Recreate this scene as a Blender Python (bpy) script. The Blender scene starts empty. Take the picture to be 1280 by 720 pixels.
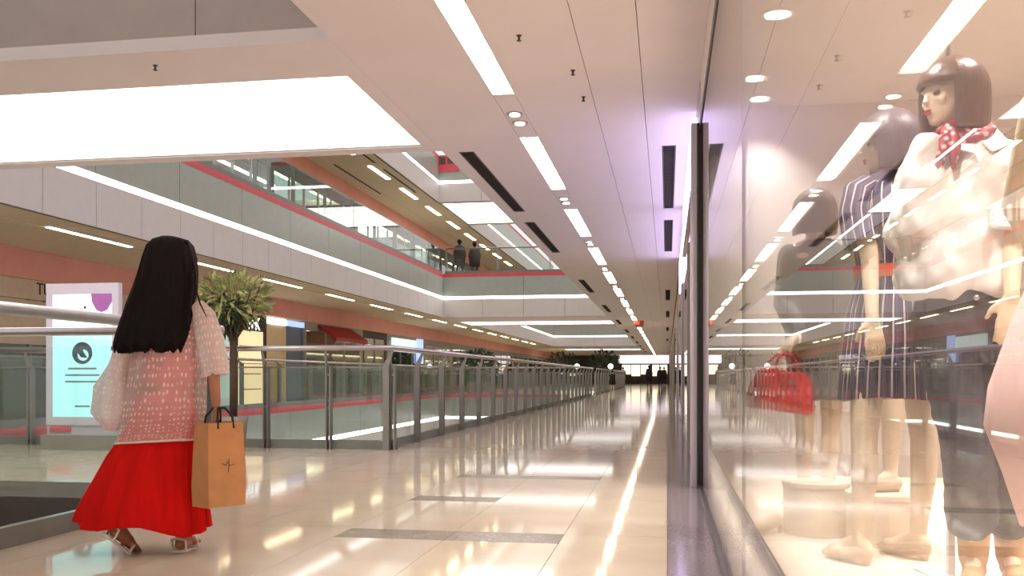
import bpy, bmesh, math, random
from mathutils import Vector, Matrix, noise

random.seed(7)
SC = bpy.context.scene
COL = SC.collection
TH = math.atan(194 / 1150)          # the camera looks this far to the left of the corridor's axis
EYE = 0.9

# ---------------------------------------------------------------- camera, sky, exposure
cd = bpy.data.cameras.new('camera')
cd.sensor_width = 36.0
cd.lens = 36.0 * 1150 / 1280
cd.shift_y = 110 / 1280
cd.clip_start = 0.02
cd.clip_end = 400
cam = bpy.data.objects.new('camera', cd)
cam.location = (0, 0, EYE)
cam.rotation_euler = (math.pi / 2, 0, TH)
COL.objects.link(cam)
SC.camera = cam

w = bpy.data.worlds.new('daylight')
SC.world = w
w.use_nodes = True
w.node_tree.nodes['Background'].inputs[0].default_value = (1.0, 0.96, 0.93, 1)
w.node_tree.nodes['Background'].inputs[1].default_value = 0.9

vs = SC.view_settings
vs.view_transform = 'Standard'
vs.look = 'None'
vs.gamma = 1.0
vs.use_curve_mapping = False
vs.exposure = 0.12
try:
    SC.cycles.transparent_max_bounces = 40
    SC.cycles.max_bounces = 8
    SC.cycles.diffuse_bounces = 4
    SC.cycles.glossy_bounces = 4
    SC.cycles.sample_clamp_indirect = 6.0
except Exception:
    pass


# ---------------------------------------------------------------- materials
def lin(c):
    return tuple(((v / 255) / 12.92 if v / 255 <= 0.04045 else ((v / 255 + 0.055) / 1.055) ** 2.4) for v in c)


MATS = {}


def mat(name, rgb, rough=0.5, metal=0.0, var=0.06, scale=6.0, bump=0.0, spec=0.5, sheen=0.0, stretch=(1, 1, 1), rand=0.0):
    m = bpy.data.materials.new(name)
    m.use_nodes = True
    nt = m.node_tree
    b = nt.nodes['Principled BSDF']
    c = lin(rgb)
    tc = nt.nodes.new('ShaderNodeTexCoord')
    mp = nt.nodes.new('ShaderNodeMapping')
    mp.inputs['Scale'].default_value = stretch
    nt.links.new(tc.outputs['Object'], mp.inputs['Vector'])
    no = nt.nodes.new('ShaderNodeTexNoise')
    no.inputs['Scale'].default_value = scale
    no.inputs['Detail'].default_value = 4
    nt.links.new(mp.outputs[0], no.inputs['Vector'])
    rp = nt.nodes.new('ShaderNodeValToRGB')
    rp.color_ramp.elements[0].position = 0.3
    rp.color_ramp.elements[1].position = 0.7
    rp.color_ramp.elements[0].color = tuple(v * (1 - var) for v in c) + (1,)
    rp.color_ramp.elements[1].color = tuple(min(1, v * (1 + var)) for v in c) + (1,)
    nt.links.new(no.outputs['Fac'], rp.inputs['Fac'])
    out = rp.outputs['Color']
    if rand:
        oi = nt.nodes.new('ShaderNodeObjectInfo')
        mr = nt.nodes.new('ShaderNodeMapRange')
        mr.inputs['To Min'].default_value = 1 - rand
        mr.inputs['To Max'].default_value = 1 + rand
        nt.links.new(oi.outputs['Random'], mr.inputs['Value'])
        mx = nt.nodes.new('ShaderNodeVectorMath')
        mx.operation = 'SCALE'
        nt.links.new(out, mx.inputs[0])
        nt.links.new(mr.outputs[0], mx.inputs['Scale'])
        out = mx.outputs[0]
    nt.links.new(out, b.inputs['Base Color'])
    b.inputs['Roughness'].default_value = rough
    b.inputs['Metallic'].default_value = metal
    b.inputs['Specular IOR Level'].default_value = spec
    if sheen:
        b.inputs['Sheen Weight'].default_value = sheen
    if bump:
        bp = nt.nodes.new('ShaderNodeBump')
        bp.inputs['Strength'].default_value = bump
        bp.inputs['Distance'].default_value = 0.01
        nt.links.new(no.outputs['Fac'], bp.inputs['Height'])
        nt.links.new(bp.outputs[0], b.inputs['Normal'])
    MATS[name] = m
    return m


def emit(name, rgb, strength):
    m = bpy.data.materials.new(name)
    m.use_nodes = True
    b = m.node_tree.nodes['Principled BSDF']
    b.inputs['Base Color'].default_value = lin(rgb) + (1,)
    b.inputs['Emission Color'].default_value = lin(rgb) + (1,)
    b.inputs['Emission Strength'].default_value = strength
    MATS[name] = m
    return m


def glass(name, tint, ior=1.5, rough=0.0, refl=1.0):
    m = bpy.data.materials.new(name)
    m.use_nodes = True
    nt = m.node_tree
    nt.nodes.remove(nt.nodes['Principled BSDF'])
    o = nt.nodes['Material Output']
    t = nt.nodes.new('ShaderNodeBsdfTransparent')
    t.inputs[0].default_value = tuple(tint) + (1,)
    g = nt.nodes.new('ShaderNodeBsdfGlossy')
    g.inputs['Roughness'].default_value = rough
    g.inputs['Color'].default_value = (refl, refl, refl, 1)
    # Schlick's reflectance from the facing term, the same from both sides of the pane
    lw = nt.nodes.new('ShaderNodeLayerWeight')
    lw.inputs['Blend'].default_value = 0.5
    pw = nt.nodes.new('ShaderNodeMath')
    pw.operation = 'POWER'
    pw.inputs[1].default_value = 5.0
    nt.links.new(lw.outputs['Facing'], pw.inputs[0])
    r0 = ((ior - 1) / (ior + 1)) ** 2
    mr = nt.nodes.new('ShaderNodeMapRange')
    mr.inputs['To Min'].default_value = r0
    mr.inputs['To Max'].default_value = 1.0
    nt.links.new(pw.outputs[0], mr.inputs['Value'])
    mx = nt.nodes.new('ShaderNodeMixShader')
    nt.links.new(mr.outputs[0], mx.inputs[0])
    nt.links.new(t.outputs[0], mx.inputs[1])
    nt.links.new(g.outputs[0], mx.inputs[2])
    nt.links.new(mx.outputs[0], o.inputs[0])
    MATS[name] = m
    return m


mat('tile', (208, 192, 174), 0.06, var=0.07, scale=2.2, rand=0.05, spec=0.26)
mat('tile_base', (120, 110, 100), 0.4)
mat('inlay', (128, 114, 100), 0.22, var=0.15, scale=9, spec=0.6)
mat('granite', (138, 128, 136), 0.12, var=0.22, scale=60, spec=0.8)
mat('plaster', (232, 222, 222), 0.75, var=0.02, scale=1.5, bump=0.02)
mat('dark_gap', (96, 86, 82), 0.8)
mat('fascia', (226, 218, 216), 0.55, var=0.02)
mat('fascia_grey', (172, 178, 170), 0.3, var=0.04)
mat('recess', (178, 166, 160), 0.6, var=0.04)
mat('olive', (224, 210, 184), 0.7, var=0.04)
mat('salmon', (230, 162, 148), 0.7, var=0.06, scale=1.2)
mat('beige_wall', (206, 186, 164), 0.7, var=0.05)
mat('red_strip', (226, 84, 98), 0.45)
mat('steel', (196, 190, 190), 0.28, 1.0, var=0.05)
mat('steel_dark', (120, 116, 116), 0.35, 1.0, var=0.08)
mat('steel_post', (150, 146, 142), 0.35, 0.7, var=0.08)
mat('kick', (128, 130, 124), 0.4, 0.2)
mat('black_frame', (38, 30, 28), 0.35, 0.2)
mat('lilac_panel', (206, 198, 214), 0.35, var=0.03)
mat('vent', (66, 58, 54), 0.6)
mat('white_paint', (240, 236, 234), 0.45, var=0.02)
mat('shop_wall', (228, 216, 208), 0.8, var=0.03)
mat('shop_floor', (214, 190, 166), 0.5, var=0.08)
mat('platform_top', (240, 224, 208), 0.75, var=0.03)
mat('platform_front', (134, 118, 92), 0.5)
mat('drum', (240, 222, 200), 0.5, var=0.03)
mat('mannequin', (236, 212, 184), 0.38, var=0.03)
mat('skin', (168, 112, 84), 0.55, var=0.06, scale=14)
mat('hair', (20, 10, 9), 0.6, var=0.5, scale=30, stretch=(6, 6, 0.4), bump=0.3, spec=0.15)
mat('camisole', (232, 96, 104), 0.75, var=0.08)
mat('skirt', (212, 16, 10), 0.8, var=0.12, scale=5, stretch=(4, 4, .5), spec=0.15)
mat('kraft', (196, 140, 92), 0.75, var=0.08, scale=12, bump=0.1)
mat('kraft_dark', (48, 34, 30), 0.7)
mat('sandal', (226, 214, 204), 0.5)
mat('wig_brown', (92, 66, 58), 0.3, var=0.3, scale=26, stretch=(5, 5, .5), bump=0.25)
mat('wig_grey', (104, 88, 94), 0.4, var=0.25, scale=26, stretch=(5, 5, .5), bump=0.25)
mat('wig_olive', (112, 94, 74), 0.5, var=0.25, scale=26, stretch=(5, 5, .5))
mat('shirt', (246, 236, 230), 0.8, var=0.05, scale=8, sheen=0.2)
mat('denim', (74, 70, 76), 0.8, var=0.22, scale=40, bump=0.15)
mat('coat', (112, 108, 104), 0.8, var=0.1, scale=10)
mat('coat_teal', (92, 108, 112), 0.75, var=0.1, scale=10)
mat('pink', (244, 206, 200), 0.7, var=0.03)
mat('red_leather', (204, 34, 40), 0.35, var=0.06, scale=30, bump=0.08)
mat('belt', (206, 96, 66), 0.45)
mat('boot', (190, 150, 110), 0.5)
mat('nude_shoe', (226, 200, 174), 0.35)
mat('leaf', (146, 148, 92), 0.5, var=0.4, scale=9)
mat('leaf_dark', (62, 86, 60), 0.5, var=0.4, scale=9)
mat('bark', (74, 56, 40), 0.85, var=0.25, scale=22)
mat('pot', (140, 130, 122), 0.6)
mat('dark_cloth', (34, 28, 30), 0.8)
mat('maroon_cloth', (72, 32, 34), 0.8)
mat('shop_dark', (66, 58, 54), 0.7)
mat('shop_grey', (150, 142, 134), 0.6)
mat('shop_beige', (226, 200, 160), 0.6)
mat('shop_blue', (92, 108, 134), 0.5)
mat('awning', (160, 28, 34), 0.6)
mat('print_grey', (120, 150, 156), 0.6)
mat('print_dark', (24, 62, 74), 0.6)
mat('print_purple', (172, 104, 178), 0.6)
mat('lettering_dark', (70, 58, 50), 0.6)
mat('lip', (176, 60, 62), 0.5)
mat('eye', (38, 30, 30), 0.3)
emit('tube', (255, 242, 222), 7.0)
emit('tube_warm', (255, 238, 196), 14.0)
emit('panel_light', (255, 253, 250), 3.0)
emit('cove', (255, 252, 250), 4.5)
emit('spot_lens', (255, 246, 228), 9.0)
emit('sign_light', (212, 200, 255), 3.2)
emit('screen', (166, 226, 236), 0.8)
emit('screen_white', (214, 236, 246), 0.85)
emit('shop_lamp', (255, 236, 205), 5.0)
emit('shop_lamp_cool', (216, 240, 240), 0.75)
emit('letters_white', (244, 248, 255), 2.2)
emit('lit_beige', (255, 226, 178), 0.75)
emit('lit_blue', (170, 200, 255), 0.9)
emit('end_glow', (250, 238, 250), 1.2)
emit('end_warm', (255, 240, 205), 1.6)
glass('rail_glass', (0.93, 0.965, 0.945), 1.5)
glass('front_glass', (0.98, 0.985, 0.98), 1.5, refl=0.85)
glass('shop_pane', (0.8, 0.86, 0.83), 1.5)


def nodes_of(m):
    return m.node_tree, m.node_tree.nodes['Principled BSDF']


def floor_far_mat():
    m = mat('tile_far', (208, 194, 180), 0.08, var=0.05, scale=1.0, spec=0.3)
    nt, b = nodes_of(m)
    tc = nt.nodes.new('ShaderNodeTexCoord')
    br = nt.nodes.new('ShaderNodeTexBrick')
    br.offset = 0.0
    br.inputs['Color1'].default_value = lin((208, 194, 180)) + (1,)
    br.inputs['Color2'].default_value = lin((200, 187, 173)) + (1,)
    br.inputs['Mortar'].default_value = lin((150, 138, 126)) + (1,)
    br.inputs['Scale'].default_value = 1.0
    br.inputs['Mortar Size'].default_value = 0.004
    br.inputs['Brick Width'].default_value = 0.633
    br.inputs['Row Height'].default_value = 1.5
    nt.links.new(tc.outputs['Object'], br.inputs['Vector'])
    nt.links.new(br.outputs['Color'], b.inputs['Base Color'])


floor_far_mat()


def stripe_mat():
    """navy shirting with white and lilac stripes, laid out on the garment's own UVs"""
    m = mat('striped', (96, 84, 104), 0.75)
    nt, b = nodes_of(m)
    uv = nt.nodes.new('ShaderNodeUVMap')
    sp = nt.nodes.new('ShaderNodeSeparateXYZ')
    nt.links.new(uv.outputs[0], sp.inputs[0])
    fr = nt.nodes.new('ShaderNodeMath')
    fr.operation = 'FRACT'
    nt.links.new(sp.outputs['X'], fr.inputs[0])
    rp = nt.nodes.new('ShaderNodeValToRGB')
    rp.color_ramp.interpolation = 'CONSTANT'
    el = rp.color_ramp.elements
    dk, wh, li = lin((78, 66, 86)) + (1,), lin((226, 214, 222)) + (1,), lin((124, 108, 134)) + (1,)
    el[0].position = 0.0
    el[0].color = dk
    el[1].position = 0.40
    el[1].color = wh
    for p, c in ((0.56, dk), (0.78, li), (0.86, dk)):
        e = el.new(p)
        e.color = c
    nt.links.new(fr.outputs[0], rp.inputs[0])
    nt.links.new(rp.outputs[0], b.inputs['Base Color'])


stripe_mat()


def blouse_mat(nm, lo, hi):
    """sheer off-white voile with woven dots"""
    m = mat(nm, (246, 224, 220), 0.85)
    nt, b = nodes_of(m)
    o = nt.nodes['Material Output']
    uv = nt.nodes.new('ShaderNodeUVMap')
    vo = nt.nodes.new('ShaderNodeTexVoronoi')
    vo.inputs['Scale'].default_value = 1.0
    vo.inputs['Randomness'].default_value = 0.35
    nt.links.new(uv.outputs[0], vo.inputs['Vector'])
    rp = nt.nodes.new('ShaderNodeValToRGB')
    rp.color_ramp.elements[0].position = 0.20
    rp.color_ramp.elements[0].color = (1, 1, 1, 1)
    rp.color_ramp.elements[1].position = 0.34
    rp.color_ramp.elements[1].color = (0, 0, 0, 1)
    nt.links.new(vo.outputs['Distance'], rp.inputs[0])
    mr = nt.nodes.new('ShaderNodeMapRange')
    mr.inputs['To Min'].default_value = lo
    mr.inputs['To Max'].default_value = hi
    nt.links.new(rp.outputs[0], mr.inputs['Value'])
    t = nt.nodes.new('ShaderNodeBsdfTransparent')
    mx = nt.nodes.new('ShaderNodeMixShader')
    nt.links.new(mr.outputs[0], mx.inputs[0])
    nt.links.new(t.outputs[0], mx.inputs[1])
    nt.links.new(b.outputs[0], mx.inputs[2])
    nt.links.new(mx.outputs[0], o.inputs[0])


blouse_mat('blouse', 0.34, 0.8)
blouse_mat('sleeve_voile', 0.66, 0.9)


def scarf_mat():
    m = mat('scarf', (170, 40, 50), 0.7)
    nt, b = nodes_of(m)
    tc = nt.nodes.new('ShaderNodeTexCoord')
    vo = nt.nodes.new('ShaderNodeTexVoronoi')
    vo.inputs['Scale'].default_value = 38
    nt.links.new(tc.outputs['Object'], vo.inputs['Vector'])
    rp = nt.nodes.new('ShaderNodeValToRGB')
    rp.color_ramp.elements[0].position = 0.25
    rp.color_ramp.elements[0].color = lin((232, 190, 190)) + (1,)
    rp.color_ramp.elements[1].position = 0.4
    rp.color_ramp.elements[1].color = lin((142, 26, 40)) + (1,)
    nt.links.new(vo.outputs['Distance'], rp.inputs[0])
    nt.links.new(rp.outputs[0], b.inputs['Base Color'])


scarf_mat()


# ---------------------------------------------------------------- mesh helpers
def link(name, me, m, parent=None, loc=None, rotz=None, smooth=False):
    o = bpy.data.objects.new(name, me)
    COL.objects.link(o)
    if m is not None:
        me.materials.append(MATS[m])
    if parent is not None:
        o.parent = parent
    if loc is not None:
        o.location = loc
    if rotz is not None:
        o.rotation_euler = (0, 0, rotz)
    if smooth:
        me.polygons.foreach_set('use_smooth', [True] * len(me.polygons))
    return o


class MB:
    def __init__(self):
        self.v, self.f, self.uv = [], [], None

    def box(self, x0, x1, y0, y1, z0, z1):
        n = len(self.v)
        self.v += [(x0, y0, z0), (x1, y0, z0), (x1, y1, z0), (x0, y1, z0), (x0, y0, z1), (x1, y0, z1), (x1, y1, z1), (x0, y1, z1)]
        self.f += [tuple(n + i for i in q) for q in ((0, 3, 2, 1), (4, 5, 6, 7), (0, 1, 5, 4), (1, 2, 6, 5), (2, 3, 7, 6), (3, 0, 4, 7))]
        return self

    def tube(self, pts, r, n=10, cap=True, ry=None):
        """a swept round bar through pts; r a number or a list"""
        pts = [Vector(p) for p in pts]
        rs = r if isinstance(r, (list, tuple)) else [r] * len(pts)
        base = len(self.v)
        t0 = (pts[1] - pts[0]).normalized()
        a = t0.orthogonal().normalized()
        for i, p in enumerate(pts):
            if i == 0:
                t = pts[1] - pts[0]
            elif i == len(pts) - 1:
                t = pts[-1] - pts[-2]
            else:
                t = (pts[i + 1] - p).normalized() + (p - pts[i - 1]).normalized()
            t.normalize()
            a = (a - t * a.dot(t))
            a = a.normalized() if a.length > 1e-6 else t.orthogonal().normalized()
            b = t.cross(a)
            for k in range(n):
                an = 2 * math.pi * k / n
                self.v.append(tuple(p + a * (math.cos(an) * rs[i]) + b * (math.sin(an) * rs[i])))
        for i in range(len(pts) - 1):
            for k in range(n):
                k2 = (k + 1) % n
                self.f.append((base + i * n + k, base + i * n + k2, base + (i + 1) * n + k2, base + (i + 1) * n + k))
        if cap:
            self.f.append(tuple(base + k for k in range(n - 1, -1, -1)))
            e = base + (len(pts) - 1) * n
            self.f.append(tuple(e + k for k in range(n)))
        return self

    def lathe(self, prof, n=24, cx=0.0, cy=0.0):
        """prof: list of (r, z) from the bottom up; closed with caps"""
        base = len(self.v)
        for r, z in prof:
            for k in range(n):
                an = 2 * math.pi * k / n
                self.v.append((cx + r * math.cos(an), cy + r * math.sin(an), z))
        for i in range(len(prof) - 1):
            for k in range(n):
                k2 = (k + 1) % n
                self.f.append((base + i * n + k, base + i * n + k2, base + (i + 1) * n + k2, base + (i + 1) * n + k))
        self.f.append(tuple(base + k for k in range(n - 1, -1, -1)))
        e = base + (len(prof) - 1) * n
        self.f.append(tuple(e + k for k in range(n)))
        return self

    def ball(self, c, rx, ry=None, rz=None, n=14, m=9, rot=None):
        ry = rx if ry is None else ry
        rz = rx if rz is None else rz
        c = Vector(c)
        base = len(self.v)
        def put(p):
            p = Vector(p)
            if rot is not None:
                p = rot @ p
            self.v.append(tuple(c + p))
        put((0, 0, -rz))
        for i in range(1, m):
            ph = -math.pi / 2 + math.pi * i / m
            for k in range(n):
                an = 2 * math.pi * k / n
                put((rx * math.cos(ph) * math.cos(an), ry * math.cos(ph) * math.sin(an), rz * math.sin(ph)))
        put((0, 0, rz))
        top = len(self.v) - 1
        for k in range(n):
            k2 = (k + 1) % n
            self.f.append((base, base + 1 + k2, base + 1 + k))
            for i in range(m - 2):
                a = base + 1 + i * n
                self.f.append((a + k, a + k2, a + n + k2, a + n + k))
            a = base + 1 + (m - 2) * n
            self.f.append((a + k, a + k2, top))
        return self

    def rings(self, rings, n=48, cap0=False, cap1=False, fold=None, uvs=None, open_at=None):
        """loft: rings = [(cx, cy, cz, rx, ry)]; fold(an, i) scales the radius and may lift z: returns (scale, dz)"""
        base = len(self.v)
        if self.uv is None:
            self.uv = {}
        for i, (cx, cy, cz, rx, ry) in enumerate(rings):
            for k in range(n):
                an = 2 * math.pi * k / n
                s, dz = fold(an, i / (len(rings) - 1)) if fold else (1, 0)
                self.v.append((cx + rx * s * math.cos(an), cy + ry * s * math.sin(an), cz + dz))
        for i in range(len(rings) - 1):
            for k in range(n):
                k2 = (k + 1) % n
                f = (base + i * n + k, base + i * n + k2, base + (i + 1) * n + k2, base + (i + 1) * n + k)
                if uvs:
                    su, sv = uvs
                    self.uv[len(self.f)] = [(k * su / n, i * sv / len(rings)), ((k + 1) * su / n, i * sv / len(rings)),
                                            ((k + 1) * su / n, (i + 1) * sv / len(rings)), (k * su / n, (i + 1) * sv / len(rings))]
                self.f.append(f)
        if cap0:
            self.f.append(tuple(base + k for k in range(n - 1, -1, -1)))
        if cap1:
            e = base + (len(rings) - 1) * n
            self.f.append(tuple(e + k for k in range(n)))
        return self

    def mesh(self, name):
        me = bpy.data.meshes.new(name)
        me.from_pydata(self.v, [], self.f)
        if self.uv:
            l = me.uv_layers.new(name='UVMap')
            for fi, q in self.uv.items():
                p = me.polygons[fi]
                for j, li in enumerate(p.loop_indices):
                    l.data[li].uv = q[j]
        me.update()
        return me

    def build(self, name, m, parent=None, loc=None, rotz=None, smooth=False):
        return link(name, self.mesh(name), m, parent, loc, rotz, smooth)


def tag(o, label, cat, group=None):
    o['label'] = label
    o['category'] = cat
    if group:
        o['group'] = group
    return o


def empty(name, loc=(0, 0, 0), rotz=0.0):
    o = bpy.data.objects.new(name, None)
    o.empty_display_size = 0.1
    COL.objects.link(o)
    o.location = loc
    o.rotation_euler = (0, 0, rotz)
    return o


def struct(o, label=None):
    o['kind'] = 'structure'
    if label:
        o['label'] = label
    return o


def dup(o, parent=None, loc=None):
    c = o.copy()
    COL.objects.link(c)
    if parent is not None:
        c.parent = parent
    if loc is not None:
        c.location = loc
    for ch in list(o.children):
        dup(ch, c)
    return c


def B(x0, x1, y0, y1, z0, z1):
    return MB().box(x0, x1, y0, y1, z0, z1)


def text(body, size, m, parent, loc, rot, ext=0.01):
    cu = bpy.data.curves.new('lettering', 'FONT')
    cu.body = body
    cu.size = size
    cu.extrude = ext
    cu.align_x = 'CENTER'
    c_ = bpy.data.objects.new('tmp', cu)
    COL.objects.link(c_)
    me = bpy.data.meshes.new_from_object(c_.evaluated_get(bpy.context.evaluated_depsgraph_get()))
    bpy.data.objects.remove(c_)
    me.name = 'lettering'
    o = bpy.data.objects.new('lettering', me)
    COL.objects.link(o)
    me.materials.clear()
    me.materials.append(MATS[m])
    o.parent = parent
    o.location = loc
    o.rotation_euler = rot
    return o


# ---------------------------------------------------------------- the building: plan constants (metres)
WX = 0.267            # shop window line
RX = -3.45            # edge of the open wells on this side
OX = -9.1             # edge of the wells on the opposite side
SX = -12.0            # shopfronts opposite
CE = 3.3              # soffit of this storey
CX = -2.37            # edge of the ceiling above
YA0, YA1 = 6.2, 10.9  # near bridge, floor level
YB0, YB1 = 36.8, 43.5
YC = 74.0
YEND = 108.0
YBACK = -8.0

# ---- floor slabs
fl = MB()
fl.box(RX, WX, YBACK, 21.71, -0.30, -0.006)
fl.box(OX, RX, YA0, YA1, -0.30, -0.006)
fl.box(WX, 3.6, YBACK, 7.6, -0.30, -0.006)
floor = struct(fl.build('floor', 'tile_base'), 'pale polished stone floor of the mall walkway')
far = MB()
far.box(RX, WX + 0.4, 21.71, YEND + 2, -0.30, 0.0)
far.box(OX, RX, YB0, YB1, -0.30, 0.0)
far.box(OX, RX, YC, YEND + 2, -0.30, 0.0)
far.box(-18.0, OX, YBACK, YEND + 2, -0.30, 0.0)
far.build('far_floor', 'tile_far', floor)

XE = [0.0] + [0.056 - 0.633 * k for k in range(1, 6)]
tm = {}


def tile(x0, x1, y0, y1, m='tile', nm='tile'):
    key = (round(x1 - x0, 3), round(y1 - y0, 3), m)
    g = 0.0018
    if key not in tm:
        a, b = (x1 - x0) / 2 - g, (y1 - y0) / 2 - g
        me = MB().box(-a, a, -b, b, -0.03, 0.0).mesh(nm)
        me.materials.append(MATS[m])
        tm[key] = me
    o = bpy.data.objects.new(nm, tm[key])
    COL.objects.link(o)
    o.parent = floor
    o.location = ((x0 + x1) / 2, (y0 + y1) / 2, 0)
    return o


inl = {(2, 2): 5.2, }
YR = [-2.29 + 1.5 * k for k in range(17)]
for r in range(len(YR) - 1):
    for k in range(5):
        x1, x0 = XE[k], XE[k + 1]
        y0, y1 = YR[r], YR[r + 1]
        strip = None
        if k in (1, 2) and r == 4:
            strip = 0.30
        if k == 2 and r == 5:
            strip = 0.26
        if k in (1, 2) and r == 6:
            strip = 0.24
        if strip:
            tile(x0, x1, y0 + 1.5 - strip, y1, 'inlay', 'inlay_strip')
            tile(x0, x1, y0, y0 + 1.5 - strip)
        else:
            tile(x0, x1, y0, y1)
    tile(RX, XE[5], YR[r], YR[r + 1])
    tile(0.0, WX - 0.012, YR[r], YR[r + 1], 'granite', 'border_tile')
nx = 9
wx = (RX - OX) / nx
for i in range(nx):
    for j in range(4):
        hy = (YA1 - YA0) / 4
        tile(OX + wx * i, OX + wx * (i + 1), YA0 + hy * j, YA0 + hy * (j + 1))

# lower storey floor seen down the wells
struct(B(-14, 1, YBACK, YEND, -5.1, -4.8).build('floor_lower', 'tile_far'))

# ---- ceiling of this storey
cb = MB()
cb.box(CX + 0.03, WX + 3.4, YBACK, YEND, CE + 0.10, CE + 0.45)
cb.box(OX, CX + 0.03, 6.31, 9.51, CE + 0.10, CE + 0.45)
cb.box(OX, CX + 0.03, YB0 + 0.04, YB1 - 0.04, CE + 0.10, CE + 0.45)
cb.box(OX, CX + 0.03, YC + 0.04, YEND, CE + 0.10, CE + 0.45)
ceiling = struct(cb.build('ceiling', 'dark_gap'), 'pinkish white plasterboard ceiling with straight seams')


def cpan(x0, x1, y0, y1, m='plaster', t=0.1):
    return B(x0, x1, y0, y1, CE, CE + t).build('ceiling_panel', m, ceiling)


LX0, LX1 = -1.475, -1.275        # the light channel
for y0, y1 in ((YBACK, 20.0), (20.004, 48.0), (48.004, YEND)):
    cpan(CX, -2.205, y0, y1)
    cpan(-2.04, LX0, y0, y1)
    cpan(LX1, -0.6335, y0, y1)
    cpan(-0.6285, -0.2035, y0, y1)
    cpan(-0.1985, -0.052, y0, y1)
    cpan(0.092, WX - 0.002, y0, y1)
# the vent strips between grilles are plain
VR = [(9.72, 13.33), (14.36, 17.95)] + [(14.36 + 8.3 * k + d, 17.95 + 8.3 * k + d - .1) for k in range(1, 10) for d in (0.0, 4.15)]


def between(x0, x1, runs):
    y = YBACK
    for a, b in runs:
        if a > y:
            cpan(x0, x1, y, a)
        y = b
    cpan(x0, x1, y, YEND)


VL = [(9.63, 13.25), (14.2, 17.75)] + [(22.9 + 8.3 * k, 26.4 + 8.3 * k) for k in range(9)]
VRR = [(9.72, 13.33), (14.36, 17.95), (26.0, 29.5), (34.5, 38.0), (46.0, 49.5), (60.0, 63.5)]
between(-0.052, 0.092, VRR)
between(-2.205, -2.04, VL)
TPER, T0 = 4.06, 5.1
# channel bottom between lamps
NL = 25
y = YBACK
chan = []
for k in range(-3, NL):
    a = T0 + TPER * k
    chan.append((a, a + 2.62))
for i, (a, b) in enumerate(chan):
    if i + 1 < len(chan):
        cpan(LX0 + 0.004, LX1 - 0.004, b + 0.004, chan[i + 1][0] - 0.004)
    if i == 0:
        cpan(LX0 + 0.004, LX1 - 0.004, YBACK, a - 0.004)
# soffits of the bridges
PY0, PY1 = 7.08, 9.30
cpan(OX, CX - 0.002, 6.27, 7.04)
cpan(OX, CX - 0.002, PY1 + 0.03, 9.55)
cpan(-2.52, CX - 0.002, 7.044, PY1 + 0.026)
cpan(OX, CX - 0.002, YB0, 40.0)
cpan(OX, CX - 0.002, 42.36, YB1)
cpan(OX, CX - 0.002, YC, 82.0)
cpan(OX, CX - 0.002, 85.0, YEND)

# ---- edges of the storey above on this side and over the bridges
ntr = [0]


def trim(b, m, label=None):
    ntr[0] += 1
    return struct(b.build('trim_%d' % ntr[0], m), label)


trim(B(CX, CX + 0.03, YBACK, 6.27, CE + 0.1, 5.0).box(CX, CX + 0.03, 9.55, YB0, CE + 0.1, 5.0).box(CX, CX + 0.03, YB1, YC, CE + 0.1, 5.0), 'fascia')
rec = struct(empty('wall_recess'), 'grey panelled face of the well above the near bridge')
xs = [CX, -3.42, -5.3, -7.2, OX]
for i in range(4):
    B(xs[i + 1] + 0.008, xs[i] - 0.0, 6.272, 6.30, CE + 0.1, 5.2).build('panel', 'recess', rec)
B(OX, CX, 6.30, 6.312, CE + 0.1, 5.2).build('backing', 'dark_gap', rec)
trim(B(OX, CX, 9.51, 9.55, CE + 0.1, 5.0).box(OX, CX, YB1 - 0.04, YB1, CE + 0.1, 5.0), 'fascia')

# ---- fascias across the wells: white band, light cove, grey band, red line
def fascia(name, label, a, b, z0, z1, z2, nrm, step, white='fascia', grey='fascia_grey', red=True):
    """a,b: ends in plan (along x or y); nrm: +1/-1 the side that faces the well"""
    root = struct(empty(name), label)
    ax, ay = a
    bx, by = b
    L = abs(bx - ax) + abs(by - ay)
    n = max(1, round(L / step))
    alongy = abs(by - ay) > abs(bx - ax)

    def slab(t0, t1, zz0, zz1, d0, d1):
        if alongy:
            s = min(ay, by)
            return B(min(ax + nrm * d0, ax + nrm * d1), max(ax + nrm * d0, ax + nrm * d1), s + t0, s + t1, zz0, zz1)
        s = min(ax, bx)
        return B(s + t0, s + t1, min(ay + nrm * d0, ay + nrm * d1), max(ay + nrm * d0, ay + nrm * d1), zz0, zz1)
    g = 0.008
    for i in range(n):
        slab(L * i / n + g, L * (i + 1) / n - g, z0, z1 - 0.06, 0.0, 0.04).build('panel', white, root)
    m2 = max(1, n // 2)
    for i in range(m2):
        slab(L * i / m2 + g, L * (i + 1) / m2 - g, z1 + 0.06, z2 - 0.05, 0.0, 0.025).build('panel', grey, root)
    slab(0, L, z0, z2 - 0.05, -0.06, 0.0).build('backing', 'dark_gap', root)
    if red:
        slab(0, L, z2 - 0.05, z2 + 0.09, -0.06, 0.03).build('edge_strip', 'red_strip', root)
    c = slab(0, L, z1 - 0.055, z1 + 0.055, -0.002, 0.03).build('cove_light', 'cove')
    return c


CG = 'cove light lines along the well edges'
def cove(c, label):
    tag(c, label, 'cove light', CG)


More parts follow.
